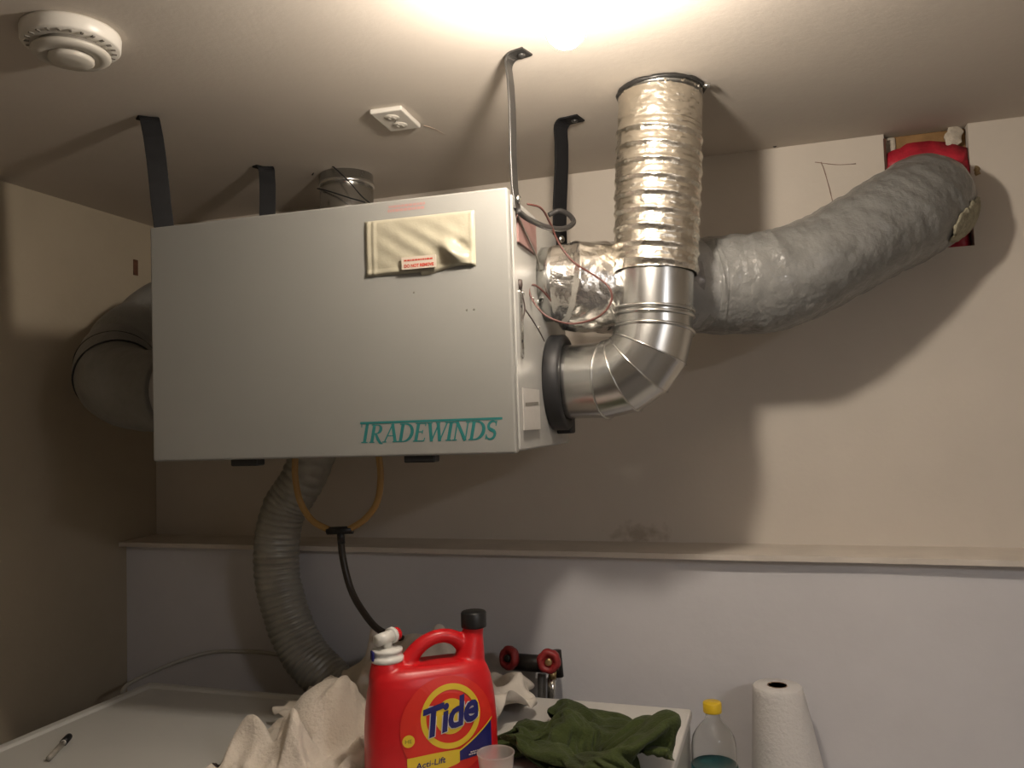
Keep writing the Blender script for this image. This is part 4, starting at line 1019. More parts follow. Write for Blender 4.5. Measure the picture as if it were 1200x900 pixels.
-375,8,8,6,8,14,13,5,-14,8,4,13,30,37,59,50,30,41,59,62,13,10,16,33,-21,10,20,22,28,28,18,11,10,16,16,18,-12,-15,6,21,36,50,51,-21,10,6,10,12,18,25,3,-32,13,20,13,25,42,62,49,29,
37,54,59,26,7,22,21,-32,9,35,28,25,28,26,20,13,10,15,15,-10,-7,7,19,35,43,50,-22,6,9,13,19,21,30,1,-30,16,16,17,29,48,56,50,31,26,46,55,48,18,15,7,-34,7,37,28,31,27,26,23,21,23,
12,5,9,-8,6,22,35,31,41,-30,9,11,16,22,28,32,6,-27,20,18,22,19,48,56,49,33,17,40,45,46,41,17,3,-29,-4,35,36,33,26,26,24,21,26,29,16,9,3,-2,19,36,30,17,-34,12,15,21,25,30,36,15,
-22,20,20,20,26,45,47,49,33,24,21,35,41,37,24,15,-9,-7,27,32,32,27,27,25,23,17,27,40,21,15,4,13,30,26,9,-31,15,17,24,30,30,35,27,-12,20,20,22,23,45,44,42,34,25,14,25,30,36,37,21,12,
-8,21,25,30,31,31,19,27,24,12,31,41,34,8,12,25,28,-7,-24,20,18,22,27,32,31,36,6,16,18,21,31,37,45,34,31,24,20,22,31,32,31,31,20,4,14,17,29,28,36,25,14,19,17,22,53,17,28,22,14,35,
12,-21,21,20,19,28,30,31,38,27,11,19,25,31,34,41,39,20,25,21,26,28,35,31,27,21,18,15,4,23,35,35,31,20,18,17,1,53,13,35,24,19,33,39,-17,20,22,22,26,30,34,40,30,21,19,25,28,33,40,36,
31,10,29,25,30,15,39,32,28,13,15,6,15,37,30,39,28,13,18,2,44,12,39,21,24,29,31,-8,23,18,24,31,28,39,39,26,23,22,28,30,28,37,34,25,24,26,27,17,16,47,35,30,5,16,13,19,20,33,33,24,
16,24,13,28,17,41,18,23,29,27,1,25,27,25,25,30,37,36,25,18,25,29,32,30,35,34,24,23,21,22,19,21,45,37,28,11,13,15,25,19,21,36,19,20,18,25,13,31,39,17,19,16,11,7,25,28,29,24,33,32,
26,20,22,27,31,34,33,35,28,28,11,23,18,28,29,37,32,24,19,14,13,24,26,34,14,31,1,24,12,24,32,48,29,22,12,7,10,24,27,29,25,33,22,16,23,25,30,35,36,34,35,28,18,23,22,26,20,29,30,31,
25,18,12,19,19,30,37,22,17,20,11,21,5,40,48,45,27,16,-20,5,25,23,26,30,19,18,21,24,27,32,38,38,33,31,25,25,25,22,26,24,22,33,30,25,14,18,17,25,29,32,30,15,4,17,11,18,41,52,56,37,
11,-28,8,11,27,27,20,30,29,9,20,23,35,38,42,37,29,25,21,27,22,25,18,33,30,31,25,22,11,22,25,28,31,33,15,10,15,14,8,48,60,57,33,12,-32,-7,23,20,24,33,32,13,19,24,10,31,40,41,40,30,
26,22,24,20,16,30,30,33,33,28,19,21,18,28,33,24,34,17,13,13,15,22,47,55,42,39,12,-32,-9,25,24,27,41,29,-4,28,28,11,23,40,43,39,30,26,23,15,16,27,28,33,33,33,30,26,23,20,21,38,23,35,
20,10,19,13,37,45,39,42,40,10,-33,-2,22,24,30,42,26,-3,28,29,21,16,35,43,37,28,24,20,12,27,32,25,29,34,33,32,28,28,29,12,38,37,23,27,8,20,29,29,41,42,36,34,4,-32,0,24,21,28,34,29,
6,24,29,26,22,26,39,33,30,22,14,21,26,27,27,30,36,34,34,31,27,30,24,34,40,25,19,16,22,32,34,30,43,36,20,0,-30,-12,33,19,26,25,28,16,29,28,26,24,27,44,25,27,26,10,20,20,27,32,26,37,
37,37,32,27,30,29,43,40,29,9,16,31,38,38,24,37,28,2,5,-22,1,27,22,20,22,30,31,29,24,22,27,33,41,21,25,22,19,9,15,26,26,35,36,38,40,36,30,29,34,40,39,30,19,19,26,38,33,33,34,26,
-1,-11,-3,12,13,26,13,30,37,33,30,23,15,22,32,37,16,24,30,16,4,16,23,28,33,38,40,42,39,32,27,33,43,42,31,16,22,31,29,35,35,25,19,15,-13,-14,-8,27,22,18,18,34,40,34,27,21,13,30,24,15,
36,15,18,19,11,23,28,31,36,41,44,40,34,28,32,42,42,30,24,11,30,34,32,31,17,20,12,9,-18,-3,25,24,23,16,20,36,38,37,28,18,25,12,30,41,-3,15,22,22,14,30,32,36,40,44,40,35,27,31,41,41,
40,26,12,15,20,39,34,10,16,15,10,5,-6,29,25,26,12,19,27,42,35,33,19,27,15,48,28,6,-6,20,25,27,26,32,32,40,42,41,34,29,28,39,45,44,22,3,27,21,11,33,30,15,0,12,9,-1,30,26,16,19,
20,20,41,39,34,23,21,34,54,34,-1,-11,0,28,34,27,30,36,37,40,39,34,27,27,38,47,50,25,1,13,17,16,26,18,24,15,3,1,-4,31,22,24,12,17,28,30,50,37,21,20,51,54,33,-5,-3,-6,16,32,35,33,
30,36,39,36,33,28,28,36,42,54,28,3,12,7,25,19,3,19,16,18,17,3,29,29,12,17,13,28,43,48,37,21,22,50,48,29,0,-18,25,17,16,35,33,33,34,35,35,32,27,25,35,42,52,37,13,17,3,12,9,22,
-1,19,10,13,3,26,21,21,21,19,25,49,47,33,19,17,45,38,29,12,-5,27,11,19,30,35,30,33,34,33,31,27,25,30,43,43,32,38,20,3,-6,23,28,-5,10,21,8,4,22,29,12,18,25,46,43,46,22,16,19,27,
41,18,25,22,18,10,17,31,30,32,33,32,33,30,27,26,28,29,42,40,39,9,25,-10,37,33,-9,12,7,-8,4,26,23,22,13,32,43,52,40,17,9,29,16,22,25,23,21,21,23,25,28,30,33,31,31,32,29,27,25,27,
35,29,43,20,23,21,16,45,34,-7,1,-14,-15,0,29,21,23,23,24,58,58,31,19,8,10,35,6,21,20,16,26,29,30,31,32,29,31,32,29,30,24,24,29,39,25,39,8,22,25,46,48,32,-2,-10,-14,-28,2,28,26,11,
22,43,63,54,36,22,6,-1,24,22,9,25,21,26,27,28,26,26,35,35,32,29,30,19,22,33,42,25,41,18,17,36,49,48,29,1,-10,-23,-33,-7,36,20,18,23,44,64,53,48,25,6,-21,14,32,25,13,19,22,28,28,21,
32,37,36,35,30,28,13,22,34,48,28,45,20,23,41,42,49,28,5,-7,-28,-37,-21,44,34,20,19,40,62,63,55,26,3,-30,-10,37,27,24,18,26,28,25,28,31,37,36,35,33,27,8,18,37,56,35,46,24,24,42,44,42,
29,8,2,-33,-37,-15,43,34,24,20,38,61,69,59,31,4,-34,-26,33,31,27,26,26,26,27,29,34,37,36,36,34,28,10,20,36,54,44,43,27,32,47,39,41,23,16,7,-35,-39,-7,45,34,27,18,34,53,72,60,36,6,-30,
-39,32,35,28,26,27,27,28,31,35,32,38,37,32,30,18,21,26,62,50,42,26,38,50,45,34,31,13,9,-34,-43,-2,45,21,36,21,26,49,67,59,38,8,-22,-43,38,36,27,26,26,28,29,31,36,31,41,35,33,26,20,26,
26,66,59,37,24,36,49,49,38,32,18,10,-33,-43,8,39,24,27,13,24,49,63,57,37,11,-20,-31,45,28,25,25,27,28,30,31,34,40,30,34,32,20,25,28,49,56,67,32,21,31,42,50,47,35,23,15,-32,-34,-526,23,12,
-5,9,7,2,3,27,0,0,-6,2,2,22,-3,-1,-4,-6,-8,36,-2,-15,-9,-13,16,-2,-19,-17,-2,10,24,28,36,47,52,-41,-13,-18,-10,-16,-16,-6,12,20,14,10,2,12,7,3,-1,9,0,3,1,6,-10,15,2,-4,-4,-2,
12,13,0,-9,-10,6,-3,-13,-12,-3,-3,3,16,29,42,54,6,-34,-9,-18,-6,-7,-5,14,28,12,12,4,11,11,4,0,4,-3,0,0,3,-6,12,5,1,0,-1,1,2,4,9,-8,-3,4,-15,-8,-5,-7,2,1,-3,33,53,37,
-24,-18,-3,-16,3,-15,28,24,15,9,5,11,13,7,-2,3,-4,-3,-3,-3,6,10,6,2,-2,2,2,3,0,11,-6,-6,-1,-9,-7,-6,-9,6,-1,-10,3,28,54,4,-20,-3,-9,-6,-7,29,22,15,9,3,10,17,10,-3,-6,2,
-5,-7,2,6,9,-1,4,8,-10,3,-4,5,14,0,2,-10,-11,-3,-4,-13,-1,-2,8,-4,4,26,38,-15,-10,2,-10,-4,30,16,14,8,8,8,14,16,0,-9,-3,-3,-7,5,5,1,-1,6,8,0,-14,4,11,11,5,4,-7,-11,
-7,-11,-5,-9,1,5,4,-1,9,15,20,-6,-3,-14,1,27,14,11,9,4,11,14,15,8,-10,-7,-4,-2,3,7,-7,-3,0,15,11,-19,-1,19,9,8,6,-4,-12,-13,-4,-6,-9,-6,2,0,4,9,4,23,3,-18,-3,-5,25,11,
1,15,9,10,14,13,9,-6,-6,-3,0,1,7,-7,-11,3,18,-5,-19,1,28,13,10,8,1,-15,-11,-6,-3,-8,-11,-14,10,6,9,-1,11,8,-14,-6,0,24,3,4,11,11,16,15,14,6,0,-6,-2,-2,1,3,-8,-7,-6,5,
-6,1,-3,25,20,10,7,8,-9,-17,-3,-3,-6,-18,-10,2,16,2,7,2,5,-6,-8,0,30,-4,10,8,7,19,12,11,10,2,-3,-3,-2,-1,-1,-11,-4,-5,-1,2,-8,4,19,24,11,2,8,7,-17,-10,6,-9,-20,-14,1,19,
3,13,3,3,-7,-8,-9,37,-5,-1,10,14,16,9,11,6,4,-3,-3,-2,-6,0,-10,-6,-7,-3,1,-10,14,14,23,12,7,-1,5,3,-22,11,-9,-20,-7,-6,12,17,11,8,3,-7,-12,-24,41,-6,-1,7,15,11,9,2,9,3,
-2,-5,-5,-7,-2,-8,-10,1,-7,-11,6,13,9,17,7,18,2,-2,5,-9,-12,17,-18,-7,-9,6,20,12,15,3,-6,-14,-18,40,-8,1,6,7,13,2,4,10,2,-3,-6,-6,-8,-4,-10,-5,-12,1,-3,6,9,0,21,10,2,19,
-2,3,-1,-17,8,1,-17,3,-2,22,16,15,4,-4,-19,-6,25,-1,4,4,13,-6,4,19,7,-1,-5,-7,-7,-10,-6,-12,-10,0,0,1,5,-7,12,5,21,7,0,13,-4,-2,-3,-1,9,-20,1,14,16,14,8,12,-3,-14,-10,32,
-1,3,8,-3,-6,13,24,-1,6,-6,-7,-9,-14,-16,-2,-11,7,3,1,-9,7,1,11,12,14,-4,-3,9,-5,4,-5,10,-16,-2,14,26,9,5,11,0,-6,-9,30,-7,7,1,-6,6,9,0,7,21,1,-7,-17,-14,-12,-5,-2,6,
-3,-11,1,1,11,11,0,8,10,-11,-2,2,11,-5,9,-10,2,13,16,13,8,10,6,-4,-9,18,2,1,1,2,1,-5,11,1,15,17,-3,-16,-19,-17,-1,5,-3,-7,-4,-4,3,5,3,4,6,10,2,-6,3,10,-4,5,1,-1,
18,5,14,14,12,2,0,-9,24,2,0,2,5,0,-14,-2,3,14,24,8,-21,-25,-1,-2,2,-8,1,-1,-4,-3,2,4,5,6,1,3,2,-1,1,5,0,7,6,3,15,16,10,12,2,3,-8,17,6,3,5,2,1,-13,-7,1,
7,18,20,-23,-14,-2,-5,1,0,-1,-2,-2,-1,2,2,1,4,1,3,1,-4,-2,1,5,4,9,10,10,16,11,-1,12,6,-7,20,5,9,6,1,1,-12,-4,-1,2,12,18,-13,-7,-4,-7,5,1,-2,-1,-1,2,-1,-6,0,4,
-3,7,-1,-9,-5,-1,10,6,8,9,14,18,10,-6,-4,16,4,20,10,8,9,-1,-5,-7,-4,1,5,5,3,6,-2,-20,5,6,4,2,0,0,-2,0,-3,-3,-1,-2,2,-5,-7,-8,-2,1,6,16,11,16,2,5,10,1,9,10,
14,19,7,12,1,-14,-11,-3,3,12,8,4,5,-18,-19,15,14,6,3,2,0,0,-2,-3,-4,-4,-4,-2,-4,-9,-7,-5,0,2,11,9,14,-1,12,11,10,2,11,21,17,14,11,7,-7,-15,-8,-3,4,15,8,-9,-25,-4,17,18,
9,5,2,1,0,-1,-3,-5,-5,-4,-5,-6,-8,-9,-7,-5,1,11,10,10,0,8,3,17,13,8,19,18,17,11,10,4,-14,-9,-7,-5,9,10,-20,-17,10,14,7,12,12,5,1,-1,0,-2,-5,-5,-5,-7,-8,-8,-10,-10,-3,-5,
8,7,7,12,-5,4,17,22,13,24,18,19,11,13,-8,4,-13,-6,-7,-1,2,-18,-10,17,1,16,9,13,5,4,1,1,-2,-3,-6,-6,-6,-9,-8,-10,-12,-2,-4,-5,3,10,10,10,1,7,13,4,27,14,11,19,1,5,3,-5,
-11,-6,-7,-6,-12,-6,-3,12,16,17,10,7,7,3,-2,1,-2,-5,-5,-7,-8,-11,-12,-7,0,-1,-11,-7,11,1,13,9,3,10,5,28,9,12,9,5,4,7,-3,-10,-6,-9,-10,-13,-2,-4,7,14,15,20,5,7,5,3,1,-1,
-5,-5,-6,-8,-14,-12,-5,4,3,-9,-14,-5,8,8,7,2,18,-2,29,8,8,10,3,1,10,-2,-9,-5,-12,-12,-14,-6,-2,7,13,11,20,20,5,4,-1,-2,1,-1,-4,-5,-10,-10,-9,-15,10,5,-7,-15,-14,11,2,15,4,-1,
10,29,7,3,5,7,-3,15,-3,-6,-1,-16,-15,-17,-12,5,1,22,9,23,18,9,1,-9,4,2,-1,-3,-3,-6,-12,-12,-25,19,6,-4,-22,-5,9,-4,21,7,-8,-2,29,4,-7,8,3,12,7,-2,4,1,-23,-20,-17,-19,5,10,
14,21,21,14,-2,-7,6,3,2,0,-1,-2,-5,-7,-26,-19,17,-10,9,-10,-2,7,-6,22,-4,4,-8,29,-3,-3,0,14,13,0,6,11,0,-28,-34,-11,-10,-5,10,18,21,18,8,-9,-1,3,3,6,-1,2,-1,0,-6,-21,-31,21,
-20,9,7,-10,7,-2,19,0,3,-6,29,-2,-4,1,12,7,4,20,13,-4,-35,-36,-24,6,-5,8,16,16,6,6,1,-2,11,-5,2,8,3,3,-1,-7,-17,-39,13,-24,13,-17,17,17,1,7,10,-6,4,26,2,-7,-3,11,8,20,
20,12,-8,-34,-50,-14,-3,10,-3,-2,6,12,2,10,9,2,6,5,12,6,6,-2,-13,-18,-45,3,-22,-11,10,23,26,-2,0,0,4,10,31,-2,-6,0,3,11,26,21,11,-8,-34,-45,-31,8,1,3,0,3,6,6,6,2,8,9,
11,14,10,8,-2,-17,-22,-50,-13,-2,-6,4,35,21,-3,-7,-8,8,13,40,-14,-8,-6,7,10,27,24,6,-6,-29,-39,-41,4,4,5,3,5,4,7,4,5,9,8,14,15,13,9,-7,-18,-24,-52,-39,-7,17,24,32,13,2,-11,-16,
9,10,42,-27,-14,-6,1,14,25,24,2,-6,-26,-33,-40,-6,5,6,9,9,6,7,4,7,9,8,15,18,16,9,-7,-28,-22,-51,-40,-12,13,27,39,16,1,-16,-19,4,8,44,-34,-32,-1,-2,7,25,11,4,-4,-24,-31,-29,-9,11,
10,9,10,7,6,6,5,5,12,19,18,14,14,-9,-35,-19,-50,-37,-12,11,24,33,27,-6,-13,-20,1,4,38,-36,-43,-8,-1,2,7,-6,4,6,-12,-26,-20,1,16,11,10,8,8,5,6,5,4,8,20,16,15,12,-10,-37,-17,-44,
-36,-9,9,25,26,26,-1,-13,-21,0,4,30,-38,-53,-14,6,1,-16,-11,1,-3,0,-1,-13,6,21,11,11,8,6,4,3,6,-3,12,7,12,21,-12,-12,-6,-46,-11,-35,-8,8,28,24,10,-2,-2,-13,-2,-20,2,21,15,-15,2,-4,
-17,25,23,10,24,-10,-13,-40,9,11,5,20,32,-8,-31,-13,22,-12,-33,-23,23,-15,4,8,13,10,9,2,10,21,21,19,7,-20,-17,-5,-2,12,7,0,-1,-12,2,-2,28,13,23,-4,15,-24,-42,-3,8,7,15,32,26,-14,-18,-11,
-18,-15,-15,3,3,-8,0,3,12,15,17,13,19,26,3,18,-6,-26,-21,-11,7,1,-14,2,-1,-1,6,26,13,7,13,2,-26,-21,-24,2,7,19,25,30,14,-15,-20,-30,-6,-14,-2,-6,11,-4,7,-10,11,9,29,14,29,1,10,11,
-17,-40,-25,-14,1,3,-6,10,-1,-4,31,16,12,9,-7,-36,-16,-14,9,-7,15,9,33,25,0,-20,-25,-13,-18,-6,3,-3,7,1,6,-13,1,14,38,21,27,-15,12,1,-42,-45,0,-3,3,5,-1,4,-6,30,19,7,3,-14,-30,-7,
-14,7,4,2,8,14,27,3,-9,1,-19,-27,-2,12,-3,-11,3,7,10,-10,-10,3,47,29,12,-13,8,-39,-48,-2,8,-1,5,-8,14,-10,13,26,-1,-5,-10,-27,8,-12,19,-14,2,-2,13,16,9,2,8,-15,-25,-11,19,4,-14,-7,
22,2,10,-29,5,5,33,30,-3,-6,-32,-40,2,-2,5,1,5,-1,-2,-4,30,1,-11,-15,-7,11,-8,10,-7,13,0,-10,7,18,0,1,4,-20,-13,20,18,-31,-14,22,9,0,-15,-20,12,38,10,6,-18,-16,-31,1,-3,11,-7,13,
-9,1,-1,6,4,-9,-9,6,14,-8,-4,12,16,-6,4,-1,-30,26,-3,8,-11,-8,25,0,-11,-29,20,10,13,-7,-25,-10,34,-2,2,-15,-12,-6,-4,14,7,0,-5,-7,-3,-2,1,8,-9,-5,14,10,-6,-13,19,29,5,0,-14,-41,
10,11,7,2,-4,17,17,-20,-33,4,10,21,7,-26,-10,20,3,-20,0,-7,-6,-1,7,9,8,-9,-9,5,3,-13,5,-3,-3,9,7,-13,8,17,21,14,-3,-25,-35,4,13,8,27,-1,-5,14,-4,-25,-18,20,18,7,-11,-18,6,9,
-29,-13,6,14,1,2,-3,11,15,-9,3,-4,-6,-11,4,0,2,15,-7,-4,12,17,11,-4,-15,-29,5,5,26,25,15,-5,-9,13,-26,-19,12,21,10,-2,-37,-6,15,-38,9,-6,18,0,3,-1,-1,19,-2,-14,9,-4,-7,1,6,-1,
0,14,-14,3,24,1,-14,-5,-3,-6,22,31,14,14,7,-11,2,-9,-38,-8,28,-1,-7,-26,17,-4,-32,21,-8,-9,3,-4,5,4,-3,-7,14,-5,-3,-1,0,3,4,-8,8,13,-6,-3,11,-8,-5,-9,31,23,23,22,0,8,-6,-8,
5,-36,-30,14,16,-12,-22,25,-27,-20,25,-10,-25,11,-3,0,2,-12,13,2,-10,-3,4,-4,-1,4,4,14,8,-4,-7,-16,5,14,17,25,27,10,16,12,-5,0,-14,1,-24,-33,8,-11,-1,-7,3,-19,-6,12,-20,-2,-16,18,5,-17,
11,15,8,-18,0,-1,-6,-12,-1,3,9,4,-11,-2,13,21,16,21,28,15,13,1,19,1,-9,-10,-21,-1,-34,8,-8,-13,-10,-8,5,-8,-24,-11,-5,9,-6,6,3,4,20,16,9,-4,-14,-11,-17,1,-3,-10,-1,9,10,25,23,20,
26,16,12,13,3,-1,13,-4,-18,-30,2,-28,1,-5,-7,-8,-8,-3,-29,-12,-14,-6,7,-8,4,14,-11,24,32,17,3,-10,-22,-22,-14,-9,3,2,4,23,24,25,29,22,16,14,6,4,-9,0,-13,-6,-27,-10,-16,-16,12,-12,-4,1,
-32,-25,-6,-16,-5,-13,14,8,-10,-1,38,42,23,7,-6,-22,-27,-14,-10,-23,8,13,23,23,22,31,26,15,12,5,-5,1,-9,-28,-10,-11,-26,-2,-15,3,1,-20,-4,-18,-20,-5,-23,-4,8,1,-1,0,8,41,48,29,13,0,-18,-29,
-15,-27,-20,3,17,14,22,27,27,23,11,9,1,1,-7,-5,-20,-18,-9,-21,-12,4,-15,1,-9,-29,-5,4,-17,-26,-3,0,1,-4,-7,21,43,48,32,20,8,-13,-25,-20,-40,-23,3,11,14,20,21,18,28,6,-3,2,7,-9,2,-15,
3,-14,-19,-17,-13,0,5,-15,-32,-10,16,-17,-23,-16,4,-8,12,-9,7,37,41,35,26,17,-1,-20,-27,-49,-15,-16,7,20,21,19,23,10,12,13,2,0,5,-5,0,-17,-19,-13,-7,-6,-17,-2,-13,-15,2,-1,-20,-17,-28,17,-26,4,
15,-8,7,36,36,30,24,8,-15,-29,-46,-33,-3,12,22,21,22,20,16,10,12,4,5,-2,2,-10,-10,-17,-11,-17,-5,0,-29,-7,3,2,-11,-15,-22,-26,1,-14,-16,13,13,-5,11,28,32,26,14,-7,-37,-45,-31,28,6,7,22,21,
21,17,16,10,6,3,0,4,-5,-12,-14,-16,-3,-16,-4,-17,-17,9,-14,-17,-6,-17,-20,-4,-16,0,4,-5,18,4,15,21,24,14,-6,-39,-42,0,31,19,1,0,26,19,16,14,11,6,5,4,-3,-1,-8,-20,2,-7,-16,-15,-26,7,
-1,-28,-21,-5,-1,-24,-5,-7,-2,3,-8,-5,21,2,30,21,10,-16,-38,-28,18,25,16,16,-7,11,22,16,20,7,7,5,1,2,-3,-3,-16,9,-15,-19,5,-26,-28,1,-3,-21,-24,-8,-14,-7,3,-9,-1,11,2,-14,10,29,23,1,
-22,-33,-13,19,25,10,19,8,3,17,18,8,14,6,2,3,0,6,-4,-1,4,-24,-25,4,11,-36,-26,-9,-5,-18,-18,-16,8,-18,13,4,0,-7,-8,17,17,22,1,-29,-14,-18,16,21,14,19,16,15,-3,6,20,10,3,0,2,3,
3,-5,18,-6,-20,-31,1,30,-14,-26,-32,-19,-22,-8,-10,-1,-21,11,21,-5,-9,-8,11,23,20,2,-31,-11,-16,8,20,11,13,20,22,-4,5,10,3,6,3,2,2,1,6,20,4,-25,-29,-6,22,19,-39,-26,-27,-23,-20,-9,1,-21,
18,0,1,11,-19,20,28,12,4,-34,-22,-11,12,0,15,12,23,20,8,-3,-1,6,4,2,2,4,6,12,7,1,0,-25,-2,18,18,-29,-24,-34,-28,-9,-21,5,-19,0,16,14,-8,1,26,9,28,2,-36,-48,-14,12,1,7,19,24,
21,-3,-5,5,3,3,2,1,3,6,15,3,-2,39,-16,-3,0,22,-28,-28,-32,-20,-23,-24,0,-19,-6,5,16,3,11,14,38,26,-2,-33,-53,-19,4,9,12,13,11,7,-8,2,3,0,3,-1,3,3,8,16,14,-17,40,-4,3,-4,
23,-16,-34,-32,-24,-21,-24,-13,-4,-12,0,9,29,-8,35,44,19,-1,-38,-30,-40,-11,11,15,4,2,0,3,0,9,-11,0,4,2,9,3,15,23,-25,32,3,4,1,11,5,-33,-36,-22,-24,-8,-3,-4,0,12,6,-13,23,45,36,9,
-2,-23,-32,-21,-22,-8,-7,0,1,1,9,9,-7,-3,0,10,2,17,4,3,26,-29,23,12,6,-2,3,15,-30,-33,-24,-18,0,10,-9,0,13,-12,10,22,47,22,6,-7,-14,-26,-12,-7,-23,-14,-15,-2,1,9,-6,-3,-2,4,10,8,
23,5,-3,25,-34,13,31,8,-17,17,0,-27,-26,-23,-11,2,-11,3,-4,-3,7,20,20,35,11,7,-7,-4,-20,-16,-14,-9,-17,-8,-4,-8,7,-6,1,10,-4,-4,10,26,-1,5,19,-35,2,23,7,-3,17,-13,-16,-21,-16,-3,7,-10,
7,-7,7,15,16,19,17,7,2,-3,0,-11,-27,-16,-9,-4,-5,-5,4,-3,3,1,6,5,-8,-5,25,9,-9,16,-26,-7,10,4,7,13,0,-18,-7,-14,-7,11,-1,5,14,-12,8,11,20,6,7,0,-3,-1,0,-31,-12,-6,-4,-1,
4,-3,2,-5,16,2,8,-11,2,8,8,-14,16,-22,-6,3,1,5,10,17,-5,-14,-12,-8,-4,2,8,19,-5,-11,-6,19,16,12,-2,-14,-7,3,-27,-1,-3,0,-2,-1,2,-1,0,16,-14,13,-4,3,0,-6,0,8,-6,-7,0,2,
-5,8,13,1,-3,-8,-8,-4,-5,24,2,18,-24,-13,-1,19,24,12,-17,0,-27,-8,-10,10,-6,-1,0,-1,7,-4,14,-11,11,-1,-8,-8,4,-4,4,6,-3,5,-2,-4,-3,-3,0,8,5,-6,-7,
    ]),
    'green': (46, 42, [
-234,-37,-21,11,-7,-5,-11,17,29,6,4,12,2,-27,-18,32,33,11,-23,-1,26,30,17,14,7,6,5,4,1,0,0,3,4,8,11,4,10,11,31,38,42,37,24,15,18,18,25,7,-30,-20,-10,9,-5,-9,7,15,8,13,1,11,
-10,-25,12,25,19,4,-4,17,35,14,-11,14,12,12,13,12,6,1,-3,-3,1,8,6,11,15,29,37,40,36,20,17,16,22,26,4,-22,-19,-10,0,-3,2,-15,10,10,9,-2,7,17,-19,-6,20,13,22,16,9,18,-8,0,-1,13,
5,16,20,19,23,11,-2,-6,-1,8,8,15,26,36,39,35,20,17,17,24,24,12,-23,-16,-9,-4,-1,-3,-22,-6,23,-2,-11,14,20,5,-17,19,18,5,23,28,-11,-16,0,-2,6,6,10,20,25,25,29,23,5,-8,1,11,13,22,
30,36,34,29,14,18,24,25,0,-24,-8,-1,-3,-11,-16,-17,0,-3,8,-7,4,24,4,5,19,15,16,4,19,-11,-18,-3,-2,-1,2,11,15,22,29,33,29,26,15,-8,10,12,20,29,31,33,25,21,19,27,-3,-12,1,-7,-8,3,
-18,-24,-16,-2,-19,6,3,16,18,18,9,15,14,16,12,-13,0,-22,-3,2,-12,6,2,19,10,25,34,37,36,26,9,7,11,17,23,32,35,26,18,18,32,-17,19,-8,-4,-7,-17,-11,-17,-12,-17,-11,5,7,12,23,22,14,5,15,
14,2,-5,-6,-17,6,-16,-2,-3,2,13,10,25,36,29,39,37,21,9,10,16,23,29,36,27,18,15,29,-22,1,-1,-5,-8,-10,-19,-19,-9,-13,-9,-1,11,20,19,24,17,3,11,12,5,-2,-11,-12,-6,-12,-4,6,4,5,11,15,
36,35,29,39,24,16,11,15,23,32,32,24,19,15,26,-22,15,-12,4,-11,-12,-21,-22,-21,7,3,-3,4,23,19,21,22,9,9,9,8,-2,-7,-9,-7,-11,-5,-16,4,9,13,12,29,39,34,36,22,7,20,18,22,32,33,19,15,
20,23,-23,0,7,3,-10,-22,-28,-24,-10,11,8,-9,4,26,21,11,11,27,9,12,8,-3,-8,-10,-6,-5,4,-16,-5,1,6,19,24,33,43,29,12,12,13,16,26,31,36,25,19,16,14,-8,4,1,15,-8,-30,-33,-18,3,7,4,
1,1,25,29,3,8,31,10,10,11,2,-13,-10,-2,-5,6,1,-17,-1,5,12,20,30,42,25,20,4,7,17,21,30,36,30,21,-2,10,4,-15,11,19,-4,-26,-26,-19,9,-4,10,9,1,19,28,0,12,31,22,-1,8,12,-7,-14,
-11,-2,3,9,-8,-13,7,10,18,30,35,30,20,-7,3,20,22,28,29,28,16,3,7,7,-4,12,18,-6,-17,-22,-7,2,-3,8,9,11,19,18,1,19,29,25,2,-6,12,9,-10,-7,-5,-7,5,4,-11,-2,13,17,29,30,22,24,
-4,-1,11,20,30,23,19,4,13,14,-4,-1,3,22,4,-18,-10,-6,2,-1,4,8,12,17,22,-1,23,29,27,-6,-13,9,16,-3,-2,-6,-6,-2,6,3,-6,4,16,33,35,6,23,4,-4,2,22,26,13,19,8,11,12,-17,-18,8,
20,26,-13,-5,-5,-11,3,10,12,-1,27,20,2,28,20,26,-6,-10,-4,9,12,-3,2,-5,-1,-2,8,3,3,12,17,34,17,24,2,-2,2,7,24,21,9,16,7,2,-15,-11,3,17,27,14,4,-4,-7,-11,10,16,4,28,11,8,
26,25,7,7,-3,-5,1,6,8,-6,-1,-1,-1,2,12,9,4,17,19,26,27,12,-3,-8,1,24,13,5,12,1,13,1,-18,10,14,20,18,23,14,-7,-11,-3,18,10,17,22,18,22,20,4,9,3,-5,-5,1,13,-14,0,-7,11,
-1,3,15,7,24,16,24,28,12,4,-33,3,31,15,-3,6,12,-3,5,-5,-4,14,17,16,23,32,12,0,-11,1,21,13,26,24,27,12,11,0,6,-2,-11,-7,10,1,-1,-15,11,1,-1,13,11,21,26,22,30,10,8,-32,-11,25,
24,13,-2,-3,15,-10,-4,-11,10,15,8,21,36,31,20,-5,-6,22,14,27,25,19,21,3,-1,5,-4,-9,-4,-9,1,8,-3,10,-3,2,8,13,9,29,28,32,13,7,-30,-18,25,15,22,11,-14,-3,12,14,-24,-4,12,12,22,34,
31,34,8,-3,16,19,27,22,21,8,14,-1,4,0,-9,-5,-11,-12,-1,13,10,2,2,7,11,10,15,27,29,26,5,-29,-17,15,25,18,14,-3,-12,0,2,-18,-10,5,14,23,33,33,31,15,9,6,24,21,25,29,1,6,-1,1,
14,-7,-10,-8,-5,-2,1,9,11,-9,9,13,11,14,15,33,27,-4,-26,-3,20,21,14,9,10,-6,-7,16,-29,-7,11,0,25,37,33,30,16,9,12,24,21,18,24,14,5,3,-8,0,10,-6,-12,-9,10,1,-5,14,2,-4,13,11,
